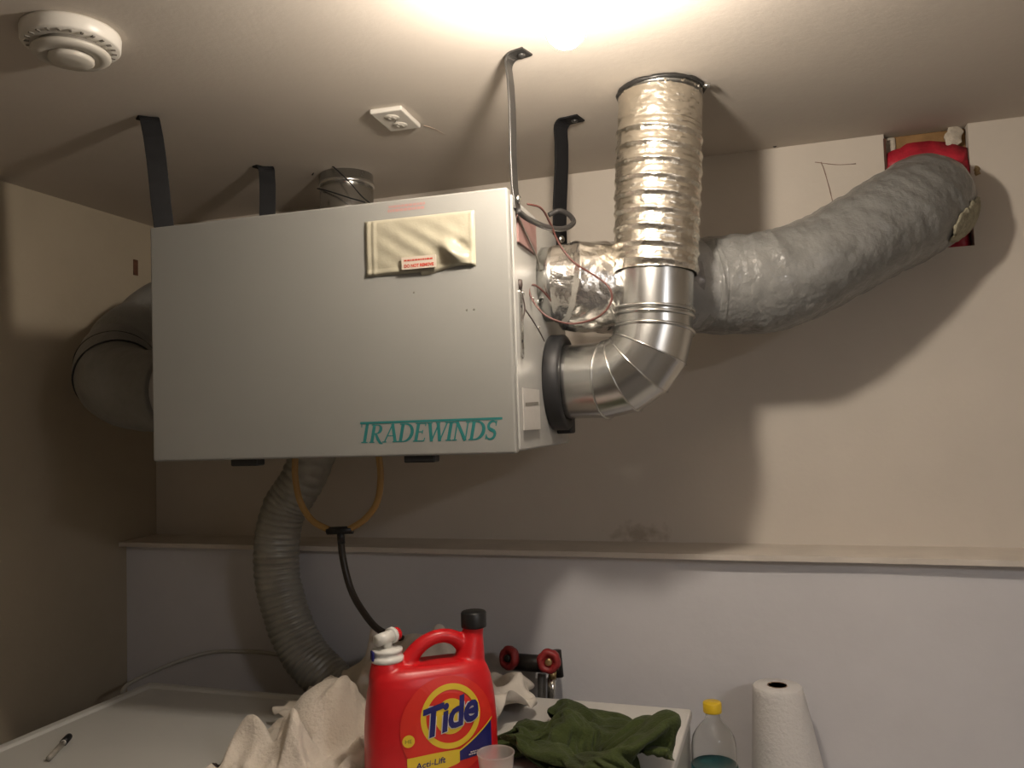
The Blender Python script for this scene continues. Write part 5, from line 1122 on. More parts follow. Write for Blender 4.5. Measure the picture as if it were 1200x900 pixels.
18,10,27,22,3,-30,3,31,20,16,7,-5,10,-9,19,-30,-8,9,-1,16,31,41,27,20,2,15,26,26,20,19,13,9,6,-4,-9,1,-3,-8,-1,-6,8,3,-2,10,3,5,14,12,8,25,26,-1,-16,3,33,23,18,5,-7,-1,
3,24,-33,-20,3,12,15,29,31,29,20,8,7,21,29,28,23,6,9,10,2,-4,-4,-7,-20,5,6,-7,9,6,-7,5,11,16,15,0,16,17,11,-6,15,33,15,22,5,-9,-6,3,20,-35,-24,-7,14,21,30,30,23,16,14,11,
18,27,24,22,13,3,1,0,-5,5,-6,-3,-3,14,-5,-3,10,1,-5,8,1,20,13,11,4,3,25,20,22,25,14,7,-6,-10,3,11,-37,-21,-8,18,23,30,24,17,18,10,11,26,21,24,22,13,11,-1,-4,-1,-4,-5,2,-1,
5,10,1,-4,9,-2,4,1,1,23,11,9,1,22,33,26,25,7,3,-1,-11,-3,7,-40,-18,-3,21,26,20,22,10,15,21,9,22,29,18,24,7,18,3,-6,1,4,-4,-3,0,1,11,3,0,2,2,-3,8,-8,8,22,16,11,
13,37,30,21,12,-1,-10,-2,-20,-9,-31,-15,12,18,29,18,20,9,11,18,14,20,20,26,10,13,15,-3,12,4,8,-4,-11,8,-2,7,4,5,-3,9,-6,-6,9,-1,7,23,17,27,34,21,22,10,7,-13,-13,-16,-11,-32,6,12,
22,24,23,10,16,12,9,14,23,15,28,4,16,13,4,8,12,13,-5,-12,0,9,-6,-2,11,5,14,-2,-9,-3,12,-1,14,20,28,37,29,12,13,8,-12,-19,-15,-14,-27,9,22,25,22,28,8,13,14,9,2,19,24,14,27,10,
13,13,4,16,15,-16,2,-8,11,4,-12,3,16,9,7,-11,-15,3,24,2,19,26,33,35,12,16,-5,-9,-10,-23,-1,-1,-10,15,25,22,30,16,5,20,14,7,8,17,17,17,20,12,15,12,10,13,-24,8,6,9,6,-8,-13,5,
17,18,-6,-13,-8,20,11,10,24,37,26,14,16,11,-19,-27,-31,2,12,-6,-3,26,25,21,26,11,17,18,6,7,12,18,16,19,18,7,9,17,7,-26,5,9,15,-1,-7,1,-8,23,20,1,-12,-8,5,15,10,8,41,31,17,3,
12,-22,-23,-34,18,5,7,-6,14,22,16,19,18,19,17,18,9,1,16,23,15,21,11,4,9,10,-21,5,-2,8,10,-9,-4,13,14,7,20,-8,0,-3,12,8,6,15,46,22,16,-13,-14,-36,-15,14,11,3,1,5,21,19,15,17,
14,19,20,14,-7,8,26,14,30,15,2,0,9,-11,-1,6,2,5,6,-6,9,7,16,16,-1,4,2,7,9,-5,2,28,29,23,0,-27,-27,-15,22,8,5,-1,4,16,19,18,14,13,7,17,20,3,4,23,8,34,18,11,3,-3,
-6,1,4,1,1,11,2,3,9,14,12,5,7,7,6,4,-4,-8,-2,30,25,3,-14,-17,-10,20,1,11,-1,2,16,17,17,17,15,10,8,11,9,6,19,10,28,27,9,5,1,-3,-5,6,6,-8,0,8,6,8,16,12,-1,15,
16,10,4,-8,-16,-2,-6,18,12,-4,3,3,3,5,18,-5,5,17,16,19,17,15,15,9,7,4,8,17,13,22,18,15,11,5,-1,-9,3,8,4,-12,1,12,6,17,14,2,1,34,9,2,3,-14,-9,-12,-12,15,-1,15,26,-2,
14,19,-12,17,16,17,18,19,15,12,15,8,5,11,16,14,14,10,9,15,7,10,-8,-3,7,6,-6,-13,7,18,20,17,3,-6,33,11,8,3,-20,-28,11,-12,2,14,15,25,5,9,22,-4,14,14,23,18,17,15,14,11,12,10,
8,12,17,24,6,2,11,6,3,7,0,-5,5,4,-13,-6,13,20,31,9,-10,20,25,8,2,-21,-37,22,-1,-4,13,19,12,9,7,19,8,10,17,25,13,13,18,14,13,12,10,16,14,10,9,21,2,3,9,5,5,3,-6,-12,
17,-9,-8,10,18,32,12,-2,21,20,5,6,-26,-46,24,15,-4,13,20,9,7,12,17,15,-2,12,32,18,8,17,16,16,13,15,13,18,5,1,23,6,4,7,5,11,1,-10,-21,7,11,-5,0,15,32,22,2,25,19,-2,-11,-18,
-33,19,6,6,13,17,16,6,9,21,21,2,4,25,24,11,11,15,16,14,20,20,15,6,-5,20,7,12,-1,7,20,-2,-16,-22,3,9,8,1,5,21,30,12,19,22,3,-17,-17,-28,16,11,-14,9,21,22,16,-7,18,32,10,1,
11,28,22,11,6,12,8,22,17,26,13,-4,3,15,15,7,12,18,-19,-16,-7,0,-6,12,9,8,2,28,26,14,18,-1,-2,-16,-28,1,22,-5,-4,15,13,163,3,15,25,-6,11,-23,-33,-29,-17,5,-2,-23,-21,-20,-4,1,-19,-7,
-28,-4,-11,-16,-9,-13,-13,-15,-20,-24,-25,-25,-26,-24,-24,-7,13,-10,-6,-3,0,-14,-10,-5,-1,-7,2,-8,-9,24,1,10,13,-3,-27,-35,-19,-13,-13,-1,0,-26,-24,-10,15,-4,-23,-34,-21,-9,-16,-7,-8,-10,-9,-6,-14,-20,-26,-26,
-23,-25,-21,7,6,-7,-6,-13,-15,-2,0,-7,-1,-2,-11,16,19,6,-12,3,-3,-26,-29,-26,6,-21,-13,7,-20,-27,-18,14,2,-14,-32,-37,-13,-13,-18,0,-9,-10,-8,-1,-7,-10,-23,-28,-20,-22,-14,13,2,-12,-16,-13,-10,9,-5,-5,
-7,-2,7,18,1,-1,-15,-8,-28,-24,-23,-6,-2,-19,-7,-5,-30,-20,0,16,-21,-25,-31,-23,-6,-24,-5,1,-11,-15,-9,-2,-6,0,-17,-27,-15,-16,-8,9,-3,-15,-15,-11,4,3,-7,-8,0,16,4,-15,-2,-11,-9,-16,-19,-23,-15,0,
-18,-16,-6,-12,-33,-8,9,-4,-29,-34,-19,-1,-11,-12,-9,-13,-14,-12,-11,-7,-4,0,-10,-14,-6,-13,-11,0,-8,-13,-6,7,-1,-5,-9,-6,-14,9,-16,-12,-10,-13,-11,6,-23,-13,-17,-15,-7,-22,-5,-29,-13,-4,4,-14,-34,-26,-1,-18,
-11,-9,-13,-11,1,-18,-14,-10,0,0,5,-5,-14,-14,-15,-14,-16,-3,15,9,4,-12,-7,3,-13,-13,-8,-12,3,-9,-7,-2,-15,-18,-9,-15,-18,-20,-15,-6,-10,-4,-12,-30,-30,-15,-10,-14,-9,-13,-15,1,-4,-2,-8,-3,1,0,-8,-9,
-13,-17,-18,-21,-9,7,2,17,5,-2,-13,-9,-13,-12,-5,1,16,-19,-1,-13,-17,-8,-9,-18,-20,-16,-9,-7,-5,-15,-26,-33,-28,-19,-10,-10,-10,-9,-11,9,10,-4,-11,5,-5,-2,-12,-11,-18,-18,-20,-15,5,2,-1,21,10,-10,-10,-9,
-13,17,-4,6,0,-11,-19,-11,-10,-4,-15,-19,-19,-11,-11,4,-11,-26,-30,-31,-29,-20,-7,8,-6,-14,-4,13,-13,4,-1,-1,-6,-11,-5,-20,-24,-14,-19,-18,12,3,19,20,-7,-3,-14,5,11,10,7,-4,-20,-19,-7,-8,-9,-15,-26,-18,
4,-7,-4,-2,-19,-25,-28,-29,-25,-19,5,-1,-11,-11,-7,3,3,-1,0,-7,-11,-17,-23,-23,-26,-11,-11,-7,13,24,30,20,-10,-9,6,9,12,8,-12,-23,-17,-8,-7,-13,-17,-21,-10,6,-3,-10,3,-14,-18,-23,-29,-27,-24,-18,7,-16,
-5,-7,3,3,-8,8,-7,-16,-20,-22,-31,-32,-18,-3,3,13,19,32,9,-10,-5,11,7,12,10,-23,-21,-14,-13,-1,-17,-23,-7,-12,8,-4,-7,-8,-2,-12,-18,-23,-28,-26,-23,-10,-2,-15,-5,4,-4,-4,5,-12,-11,-23,-17,-25,-34,-21,
-7,6,8,12,27,13,-7,-9,7,13,15,5,-27,-18,-16,-6,-5,-19,-15,-7,-16,2,0,-10,-9,-8,3,-21,-23,-19,-26,-19,-19,-3,-11,-10,1,-10,3,-6,4,-16,-22,-12,-24,-33,-18,-13,-3,4,22,7,-4,12,-12,4,14,16,5,-31,
-18,-10,-4,-10,-18,-12,-6,-17,-3,-3,-6,-7,-8,-3,-8,-15,-21,-28,-15,-25,-22,3,-7,-10,-8,-7,7,0,-9,-23,-10,-24,-25,-18,-13,-7,6,11,-2,15,-3,4,-1,0,16,14,-31,-16,-6,-12,-5,-12,-14,-5,-18,-11,-15,-14,1,-13,
-9,-3,-7,-11,-13,-24,-23,-13,-18,-2,-8,-13,9,3,2,-10,-20,-24,-7,-24,-24,-12,-1,3,2,5,17,-9,7,1,-6,-9,25,-19,-23,-8,-3,-5,-8,-12,-4,-21,-21,-16,-13,0,-15,-8,-13,-1,-13,-10,-11,-27,-18,-2,-11,-11,-8,15,
6,-11,-8,-19,-14,-12,-16,-26,-19,3,-8,12,4,10,-5,-5,13,-4,-18,3,6,-21,-18,0,1,-18,-11,-5,-16,-22,-19,-4,-12,-16,2,-10,-20,-13,-14,-5,-16,-19,-19,7,-10,-9,14,13,-13,-9,-20,-2,-17,-16,-26,-11,0,-7,8,-2,
16,-17,-4,8,-1,-11,-9,11,-19,-6,-6,-9,-2,-20,-29,1,-21,-22,-7,-15,-12,7,-3,-19,-22,-16,-8,-13,-17,-18,-7,5,-2,1,7,3,-16,-13,2,-17,-28,-16,-15,2,2,0,1,10,-19,-12,-3,14,-8,-5,1,-12,-13,-3,-6,-15,
-11,-33,-14,0,-25,-12,-13,-3,-5,4,-19,-24,-9,-15,-10,-18,-15,-15,8,7,-3,12,-11,-6,-8,0,-11,-34,-23,-5,-12,10,3,-5,1,-9,-17,-12,21,3,-7,6,-7,-26,-7,-9,-25,-15,-12,-24,-11,-7,-14,-11,-16,-8,-2,-16,-7,-17,
-16,-10,-13,-12,-11,-8,16,9,10,-8,-7,-6,-3,-10,-38,-21,-5,-12,-7,16,2,16,-17,-13,-15,15,4,-7,5,0,-23,-15,-10,-27,-31,-16,-1,-18,-11,-10,-13,-9,-15,-14,-11,-8,-12,-18,-10,-6,-8,-9,-3,-6,19,17,1,-6,-7,-9,
-12,-38,-18,-7,-13,-9,3,19,7,-6,-18,-16,13,2,-10,-13,11,-8,-20,-18,-22,-35,-32,3,2,-13,-14,-9,-10,-22,-20,-6,-3,-18,-15,-8,-5,-14,-14,5,5,8,24,10,-10,-16,0,-27,-33,-18,-18,6,-2,-17,3,12,-5,-21,-20,14,
7,-11,-15,-9,4,-18,-17,-20,-34,-36,-8,13,-15,-12,-10,-9,-21,-12,-13,-15,-13,-7,-12,-11,-8,-13,-10,3,24,29,4,-1,-17,-14,-30,-19,-26,-19,-4,11,3,-18,-2,4,-17,-23,-2,18,-2,-16,-13,-11,-9,-15,-24,-30,-32,-13,20,-11,
-15,-14,-18,-20,-14,-3,-19,-10,-11,-10,-8,-10,-12,-9,-1,10,28,4,10,-5,-29,-29,-18,-26,-15,-8,9,17,-10,-6,6,-13,-4,-10,-3,-4,4,-9,-13,-17,-17,-21,-27,-33,-20,20,-4,-17,-11,-16,-19,-14,-18,-10,-14,-6,-11,-9,-12,-11,
-1,2,5,13,17,-9,5,-21,-39,-31,-5,-13,-12,15,15,-3,-14,10,-6,-11,12,-6,-13,1,-2,-11,-16,-19,-27,-27,-25,-16,9,-4,-15,-11,-16,-18,-8,-22,-14,-15,-13,-7,-10,-6,-12,-11,12,17,5,20,-7,-7,-28,-36,-38,-4,-10,-5,
16,15,3,-11,7,-5,-12,13,12,-20,5,-17,-11,-6,-11,-29,-31,-34,-12,15,-2,-16,-11,-20,-16,-6,-14,-22,-16,-6,-2,-16,-16,-9,1,-1,20,16,5,2,-12,-37,-34,-23,-12,-12,-4,18,15,6,-11,1,-4,2,4,17,-22,12,-6,-17,
-7,-14,-21,-31,-30,-23,19,-5,-15,-14,-18,-16,-11,-18,-12,-10,-11,-8,-8,-15,-11,4,2,4,27,9,-6,-18,-31,-38,-32,1,-1,-12,15,16,12,-16,-1,-2,7,8,15,-5,-10,9,-4,-13,-14,-22,-34,-25,-31,11,8,-16,-13,-24,-17,-22,
-15,-14,-4,-11,-9,-2,-10,-4,-11,1,20,13,22,-7,-18,-37,-34,-35,-18,9,6,17,8,12,-19,-2,-2,6,13,17,8,-16,2,15,-9,-22,-23,-26,-33,-23,-1,14,-10,-19,-16,-24,-23,-21,-12,-6,-7,-7,-8,1,-7,-9,0,30,15,2,
2,-16,-36,-39,-31,-14,0,14,17,4,13,12,-25,-10,2,18,18,5,7,12,3,-5,-19,-24,-27,-28,-35,1,8,-6,-16,-24,-16,-24,-15,-12,-8,-7,-8,-2,-8,-4,1,-2,30,26,0,-10,-19,-31,-30,-31,-11,-2,9,7,15,6,-27,-11,
-8,-10,18,26,5,6,14,8,5,-12,-25,-25,-28,-29,-18,16,-13,-12,-17,-23,-20,-15,-12,-4,-9,-7,-3,-2,-6,6,-2,30,30,1,-12,-28,-42,-13,-27,-13,3,11,2,17,-7,11,0,-13,-25,-7,25,9,3,13,15,4,2,-16,-26,-24,
-28,-16,8,-9,-9,-16,-19,-25,-16,-14,-6,-7,-3,-2,-2,-6,7,4,21,29,18,-14,-25,-46,-42,0,-10,-5,2,9,8,14,21,-5,-14,-26,-25,4,26,-4,7,16,8,2,-2,-20,-23,-16,-17,-7,-7,-10,-14,-2,-29,-27,-10,2,-7,-5,
-1,-5,-1,-7,6,20,30,26,-2,-29,-33,-53,-33,15,0,-1,5,10,24,14,-3,-13,-22,-28,-29,17,11,-6,16,9,4,0,-1,-11,-14,-19,-8,-18,-4,-12,-8,-10,-30,-20,-1,5,-6,-9,-1,-5,-6,-1,22,35,31,7,-19,-32,-48,-54,
7,11,-8,10,10,26,7,3,-12,-16,-28,-28,-22,10,9,0,19,7,-9,6,10,-13,-23,-21,-8,-7,-10,-11,-4,-17,-21,-16,5,4,-6,-6,-7,-8,-18,39,33,32,14,-12,-35,-29,-57,-19,5,6,-8,19,32,13,-4,-6,-14,-23,-26,-26,
-16,5,4,15,20,8,-9,4,0,-24,-14,-25,-4,4,-12,-12,2,-19,-20,-10,9,-6,-10,-5,-12,-18,37,43,17,2,-1,-11,-27,-48,-43,11,-2,-6,19,19,17,-3,-7,-11,-25,-26,-25,-24,-14,7,4,18,19,4,-8,5,-18,-21,-15,-12,
1,-5,-4,3,-10,-21,-13,-7,2,-11,-3,-11,-17,36,48,15,-8,-15,-2,-21,-33,-45,3,-1,-4,8,22,2,10,-5,-13,-27,-24,-26,-24,-18,-11,3,11,15,13,13,-8,-14,-23,-14,1,-7,-9,7,1,-5,-22,-18,-11,-6,-14,-4,-12,5,
35,52,10,-14,-12,-23,-8,-26,-35,-19,14,-8,-4,31,8,2,9,-20,-26,-24,-22,-26,-16,-13,-9,6,10,7,19,4,-17,-23,-1,-6,3,-12,-7,9,1,-27,-22,-15,-8,-8,-11,-15,21,41,48,12,-14,-11,-30,-20,-27,-22,-24,-3,5,1,
34,17,-8,6,-21,-37,-32,-10,-18,-21,0,-10,-5,0,6,12,19,-11,-15,-1,-5,-1,-6,-13,-1,5,-29,-14,-20,-13,-4,-16,0,30,32,30,17,-7,-18,-16,-22,-34,-10,-21,-20,3,12,27,-11,9,-4,-16,-40,-41,-22,4,-7,-14,6,-4,
-4,-2,3,12,8,-8,-6,-2,-1,-12,-7,0,-19,-26,-5,-12,-5,-11,-22,11,34,26,24,-8,-1,-17,-6,-24,-38,-3,-13,-12,4,7,21,-7,-2,-5,-6,-35,-33,-33,17,1,-18,-6,15,-2,-3,-2,-7,9,-5,-8,-2,4,-13,-4,-6,-24,
-24,-3,-13,-2,-10,-12,6,40,22,15,-19,-3,-3,-20,-26,-31,5,-2,-19,12,2,19,160,1,6,-9,-14,-7,-11,-23,1,32,26,17,-8,-19,-34,-25,7,4,12,-2,-15,-22,-20,-14,-9,-10,-12,-6,0,2,5,7,7,6,-7,-10,8,22,
7,-23,-13,-1,9,-11,-2,10,10,-4,10,-3,-2,-9,-19,-13,-14,10,32,18,21,10,-20,-31,-35,-1,4,-3,6,-28,-13,-11,-15,-3,0,-8,-14,-7,-6,3,11,14,10,0,-9,-5,11,13,-13,-12,-13,-2,9,-10,-6,1,-7,21,-13,-12,
-14,-14,11,-11,14,34,14,10,18,-9,-28,-36,-7,-4,8,-15,-21,-20,-11,-10,-14,-5,8,-4,-9,5,-3,-6,7,20,12,-1,-9,-9,2,2,-5,-7,-15,-3,12,-5,-20,9,2,-15,-16,8,-15,-3,13,19,27,22,-1,10,9,-28,-31,-18,
3,-8,-9,-15,-29,-21,-10,-17,-16,-1,6,-2,-5,15,16,-3,0,21,12,-4,-12,-12,-9,-8,0,0,-15,4,12,-19,-13,-4,0,-13,-5,13,12,6,20,22,23,2,-3,11,-21,-25,-25,-4,-5,-14,-11,-28,-22,-25,-17,-14,-7,-1,0,1,
10,16,21,3,3,17,1,-5,-11,-10,-13,-2,-13,-6,-5,11,-21,-2,-17,10,5,-19,9,25,19,22,15,17,13,-4,5,-21,-18,-26,-16,-12,-6,-10,-16,-26,-26,-18,-12,-4,-5,0,-3,7,13,18,18,-13,12,5,2,-4,-11,-12,-10,-8,
-10,-9,0,-15,2,-16,-8,12,8,15,21,21,17,21,11,11,1,-2,-20,-31,-24,-3,-10,-9,-5,-11,-24,-29,-16,-16,-7,-2,-4,-4,-1,-4,28,17,-6,-10,14,8,-3,-5,-8,-9,-16,-8,-4,-14,-9,-17,12,-4,-11,27,22,16,22,25,
19,-1,2,3,-13,-19,-27,-29,3,8,-7,-2,-7,-19,-25,-21,-18,-18,-1,-2,-10,-9,-5,18,26,-6,-12,6,10,-5,-5,-4,5,-14,-6,-8,-7,-16,-10,6,13,6,17,23,28,17,27,0,-10,-9,6,-13,-20,-22,-22,-7,15,8,-8,-10,
-11,-12,-16,-26,-20,-11,9,-5,-9,-3,-1,16,2,4,6,-4,-4,0,-7,3,-7,-1,-9,-4,-14,16,-12,7,24,20,13,26,24,7,0,-13,-11,0,-12,-23,-23,-1,-16,5,12,-7,-9,-11,-10,-7,-3,-19,-23,3,10,-9,-22,17,-10,10,
19,8,3,-2,-3,-7,0,-7,-8,-4,1,-14,-5,0,1,20,19,15,27,21,-3,-5,-8,-18,-2,-5,-26,-28,5,-15,-3,14,0,-12,-10,-7,-8,13,-8,-17,-15,12,-9,-23,22,-14,14,11,-3,8,15,4,-2,-3,-6,-8,-17,4,-5,-12,
-7,4,24,22,25,27,12,-11,-3,-3,-17,-14,-6,-28,-28,7,-1,-15,2,12,-7,-9,-9,-10,8,20,-18,-20,1,2,-23,23,-6,-1,-2,-9,9,24,16,-6,17,-4,-12,-17,-14,-15,-18,-4,0,24,30,24,34,3,-6,-2,-6,-11,-3,-19,
-40,-28,1,4,-12,-10,6,11,1,-3,-2,-1,-5,14,-17,-7,2,-21,17,7,-28,0,-11,6,35,16,-3,24,-8,-18,-9,-7,-26,-24,4,-4,25,30,32,35,8,-6,10,-11,-7,-18,-25,-42,-27,-7,4,-18,-9,4,9,6,15,18,11,-26,
-6,9,-14,-15,7,11,3,-40,-12,-6,5,37,31,-5,25,-7,-15,-12,-21,-15,-3,-8,1,10,34,38,35,7,1,12,0,-24,-14,-32,-42,-20,-20,1,-13,-13,1,12,13,12,20,26,0,-18,-9,-2,-11,7,20,-26,-42,-3,-14,7,31,43,
5,4,-3,-3,-17,-22,-23,-3,-7,-6,3,34,40,32,23,-13,6,4,-21,-8,-37,-43,-22,-11,-14,0,-14,-4,13,7,21,21,18,28,-11,-17,-10,-6,8,13,-38,-40,-9,2,-5,34,38,27,-18,-9,-2,-19,-11,-20,-2,-14,-12,3,33,34,
41,28,-10,-11,8,-16,-15,-27,-36,-28,-12,0,-15,0,-8,15,10,7,19,20,25,10,-16,-8,-2,6,-7,-35,-37,-13,14,-1,14,30,28,4,-19,-13,-2,-21,-24,-7,-7,-14,-10,32,35,33,31,17,-18,-3,4,-35,-26,-25,-31,-17,8,-13,
-9,7,15,15,5,13,16,15,14,0,0,-4,-11,-12,-26,-35,-20,4,14,13,14,17,17,-3,-12,-15,-18,-15,-2,-7,-11,-15,26,38,31,25,23,-8,-14,4,-25,-32,-24,-28,-20,-1,10,-6,9,7,20,14,8,16,1,4,2,9,2,-9,
-24,-22,-32,-16,-8,18,16,11,9,6,9,-8,-12,-18,-17,-1,-13,-9,-13,20,35,26,33,22,-2,-17,-4,-8,-29,-36,-16,-15,-2,-2,-1,7,13,19,15,22,13,1,-9,-6,8,9,-9,-17,-29,-30,-24,-2,15,14,18,16,-6,-2,1,-10,
-15,-22,4,-18,-19,-7,16,29,26,33,22,4,-4,-19,-6,-17,-33,-22,-8,6,-7,8,-2,9,12,23,21,15,6,-10,-8,13,-1,-8,-18,-29,-39,-23,4,8,18,17,5,14,-18,-9,-1,-12,-14,-4,-19,-18,-6,20,22,22,30,22,16,-8,
-4,-12,-19,-28,-32,-11,9,-4,11,14,1,12,24,19,-3,7,12,-8,3,5,-11,-21,-25,-34,-29,-1,15,10,26,-10,22,-15,-14,-11,-8,-11,2,-24,-16,-2,20,29,27,10,19,14,-8,-4,-10,-15,-19,-27,-12,-5,6,11,19,8,11,20,
14,9,5,0,4,1,-4,-8,-20,-23,-29,-30,-5,2,24,24,-14,5,-9,-14,-12,-8,-10,-5,-20,-7,0,13,26,29,19,3,8,9,-20,-17,-12,-12,-18,-11,-8,4,15,16,17,20,22,4,2,13,2,-4,11,-5,-9,-19,-31,-27,-27,-14,
8,15,31,-12,-18,-7,-14,-6,1,-11,-9,-14,-7,11,11,20,26,24,12,-4,5,-8,-27,-19,-17,3,-13,-4,9,12,18,17,21,21,12,-5,9,11,-8,-4,8,-13,-23,-28,-31,-28,-13,14,12,24,-10,-24,-15,-14,0,11,-12,-10,-16,6,
6,16,20,23,19,10,3,5,-18,-4,-22,-21,6,-11,-9,11,19,16,21,23,17,13,6,-6,5,7,-10,-3,-13,-21,-28,-32,-24,-7,21,10,3,-8,-21,-8,-13,-3,13,-14,-14,-11,12,14,13,18,20,12,9,4,8,-16,-9,-5,-16,-1,
-7,-8,8,22,17,18,21,24,1,-1,4,11,6,-1,-15,-18,-23,-24,-30,-22,-5,18,17,1,-24,-24,1,-15,-7,17,3,8,-21,17,12,18,16,10,14,11,-1,5,2,-14,-18,-8,12,-11,1,0,14,20,24,23,-7,10,3,-1,10,7,
-3,-1,-15,-25,-29,-24,-21,0,-1,19,5,-16,-20,-13,-10,-4,8,15,-17,3,19,9,5,11,18,13,11,12,-6,-6,0,-4,-16,9,-8,-2,4,14,11,24,19,-17,8,10,0,-2,7,0,5,-15,-26,-19,-28,-19,-1,14,10,-6,-7,-11,
-12,-9,-3,11,-15,-3,14,16,8,-6,19,0,19,13,9,-3,-13,0,15,-2,1,-7,-4,-7,13,21,17,7,4,-14,11,7,-11,2,6,2,-10,-28,-15,-23,-7,-16,15,22,4,-9,-19,-4,-7,-11,0,8,11,-4,7,20,9,18,-10,12,
10,1,11,-6,-7,1,20,6,-2,-10,-3,-6,10,18,6,11,3,-4,2,-2,-9,-1,3,-2,-28,-13,-17,-10,-9,0,30,21,-17,-18,4,-18,-23,-6,15,6,-3,-12,20,21,11,18,-2,-11,5,6,14,3,-15,3,24,8,-18,8,-7,0,
0,4,17,2,4,-2,-4,-9,-6,3,-2,-26,-4,-15,-24,-3,-3,22,32,2,-18,-12,-17,-10,-14,-1,3,-8,-6,-2,27,10,20,6,-12,-3,9,11,14,-3,2,5,24,-17,-7,8,-15,4,-10,15,4,8,0,-7,-8,-3,8,-3,-12,-28,
-13,-15,-11,11,8,23,20,-11,-10,-8,-17,-3,-28,-23,9,9,3,-7,21,7,18,7,-13,1,5,14,10,17,-4,23,-10,-18,13,-2,-22,-14,7,16,17,0,-8,-12,-8,22,3,-25,-28,-20,4,-18,-8,26,8,8,17,-11,-22,5,-17,-21,
12,-13,12,17,-21,8,10,19,11,2,-7,16,-2,17,22,-5,14,-8,-5,-1,14,-24,-26,6,2,14,15,2,-10,-14,15,14,-28,-24,-10,-3,-18,-20,27,23,9,-15,11,-14,-18,-11,-20,8,-9,-9,22,0,-16,8,13,12,11,-4,4,16,
14,15,9,-1,-13,4,-10,9,9,-26,-22,5,5,8,11,8,-8,-5,13,-11,-16,-13,-11,-14,-12,-1,37,26,-36,5,1,-12,-23,-15,-3,6,-14,15,11,-18,-13,11,16,15,5,-1,12,11,11,23,-9,1,9,-4,-6,0,-8,-25,-13,5,
9,7,6,-1,2,2,13,-15,-14,-9,-20,-15,-17,43,30,-10,-25,-3,3,-16,-28,-4,4,3,13,4,-20,-14,5,11,18,14,-2,3,12,16,18,-5,-5,31,5,-6,-7,-12,-17,-20,-2,7,14,7,1,-4,-3,18,-14,-11,-22,-16,3,-21,
10,32,15,-20,-4,-12,-26,-4,20,-12,-4,21,-12,-20,-3,-4,6,17,21,14,2,3,11,16,12,-7,25,19,2,-9,-19,-24,-19,5,1,10,12,6,-8,1,1,-11,-8,-34,-3,-6,3,-22,20,30,-5,-17,-12,-19,10,12,-11,-6,16,-22,
-9,-13,3,0,6,17,17,13,8,0,20,20,10,5,16,12,0,-18,-28,-19,3,8,2,8,12,-10,4,-6,-10,-16,-36,-12,4,4,-23,-1,44,9,-24,-7,-12,-11,2,-2,-3,-1,-5,-15,-5,0,2,0,-4,13,17,12,16,6,24,26,
0,-4,8,11,-7,-24,-18,8,0,7,5,14,-9,-14,3,-3,-33,-24,-23,-8,8,-23,-2,47,18,-10,-10,-8,-16,11,0,-2,-18,-1,-7,-11,7,0,8,-15,-1,17,13,18,22,19,31,4,-9,-3,10,-10,-19,-15,15,-5,10,10,6,-4,
-22,2,7,-36,-25,-16,-12,-11,-13,-4,43,23,-12,-12,4,-7,-5,8,1,-8,-11,-15,6,6,-3,5,-10,-16,19,11,17,15,30,25,22,-1,-4,-8,-2,-24,-9,-11,23,-7,5,1,5,-5,4,-13,-20,-25,-14,-10,-21,-15,2,36,18,-4,
-7,-13,13,
    ]),
}


def cloth(key, name, m, label, cat, loc, rz, scale):
    nx, ny, val = CLOTH[key]
    n = (nx + 1) * (ny + 1)
    ax = []
    for c in range(3):
        out = []; row0 = 0
        for j in range(ny + 1):
            row0 = row0 + val[c * n + j * (nx + 1)]
            a = row0; out.append(a)
            for i in range(1, nx + 1):
                a += val[c * n + j * (nx + 1) + i]; out.append(a)
        ax.append(out)
    ca, sa_ = cos(rz), sin(rz)
    vs = []
    for x, y, z in zip(*ax):
        x /= 2000; y /= 2000; z /= 2000
        vs.append(V(((x * ca - y * sa_) * scale[0], (x * sa_ + y * ca) * scale[1], z * scale[2] + .0015)))
    fs = [(b_ * (nx + 1) + a, b_ * (nx + 1) + a + 1, (b_ + 1) * (nx + 1) + a + 1, (b_ + 1) * (nx + 1) + a) for b_ in range(ny) for a in range(nx)]
    o = MB().add(vs, fs, 0, True).build(name, m)
    o.location = loc
    t = o.modifiers.new('thick', 'SOLIDIFY'); t.thickness = .0022; t.offset = 0
    t = o.modifiers.new('sub', 'SUBSURF'); t.levels = 1; t.render_levels = 1
    return tag(o, label, cat)


cloth('sheet', 'white_sheet', M['sheet'], 'crumpled white sheet heaped behind the red jug', 'sheet', (-.82, 1.72, ZT), 0, (.98, .90, 1.5))
cloth('towel', 'white_towel', M['towel'], 'creamy white textured towel bunched on the left of the red jug', 'towel', (-.905, 1.49, ZT), pi / 2, (.66, .68, 1.35))
cloth('green', 'green_cloth', M['green'], 'dark olive green cloth crumpled on the washer right of the jug', 'cloth', (-.39, 1.58, ZT), pi, (1.25, 1.3, .86))

# ------------------------------------------------------------------ red detergent jug
JC = V((-.643, 1.42, ZT))
JY = math.radians(37)
JM = Matrix.Translation(JC) @ Matrix.Rotation(JY, 4, 'Z') @ Matrix.Diagonal((1.04, 1.0, .945, 1))
jug = thing('detergent_jug', 'large red detergent jug with bull\'s-eye label standing on the washer', 'jug', matrix=JM)
JW, JD = .118, .058
prof = [(0, .95, .93), (.006, 1.0, .99), (.05, 1.0, 1.0), (.10, .995, 1.0), (.14, .975, 1.0), (.17, .945, .97), (.19, .915, .92), (.205, .875, .84), (.215, .82, .72), (.222, .74, .55)]


def sect(z):
    for (za, a0, b0), (zb_, a1, b1) in zip(prof, prof[1:]):
        if za <= z <= zb_:
            f = (z - za) / (zb_ - za)
            return JW * (a0 + (a1 - a0) * f), JD * (b0 + (b1 - b0) * f)
    return JW * prof[-1][1], JD * prof[-1][2]


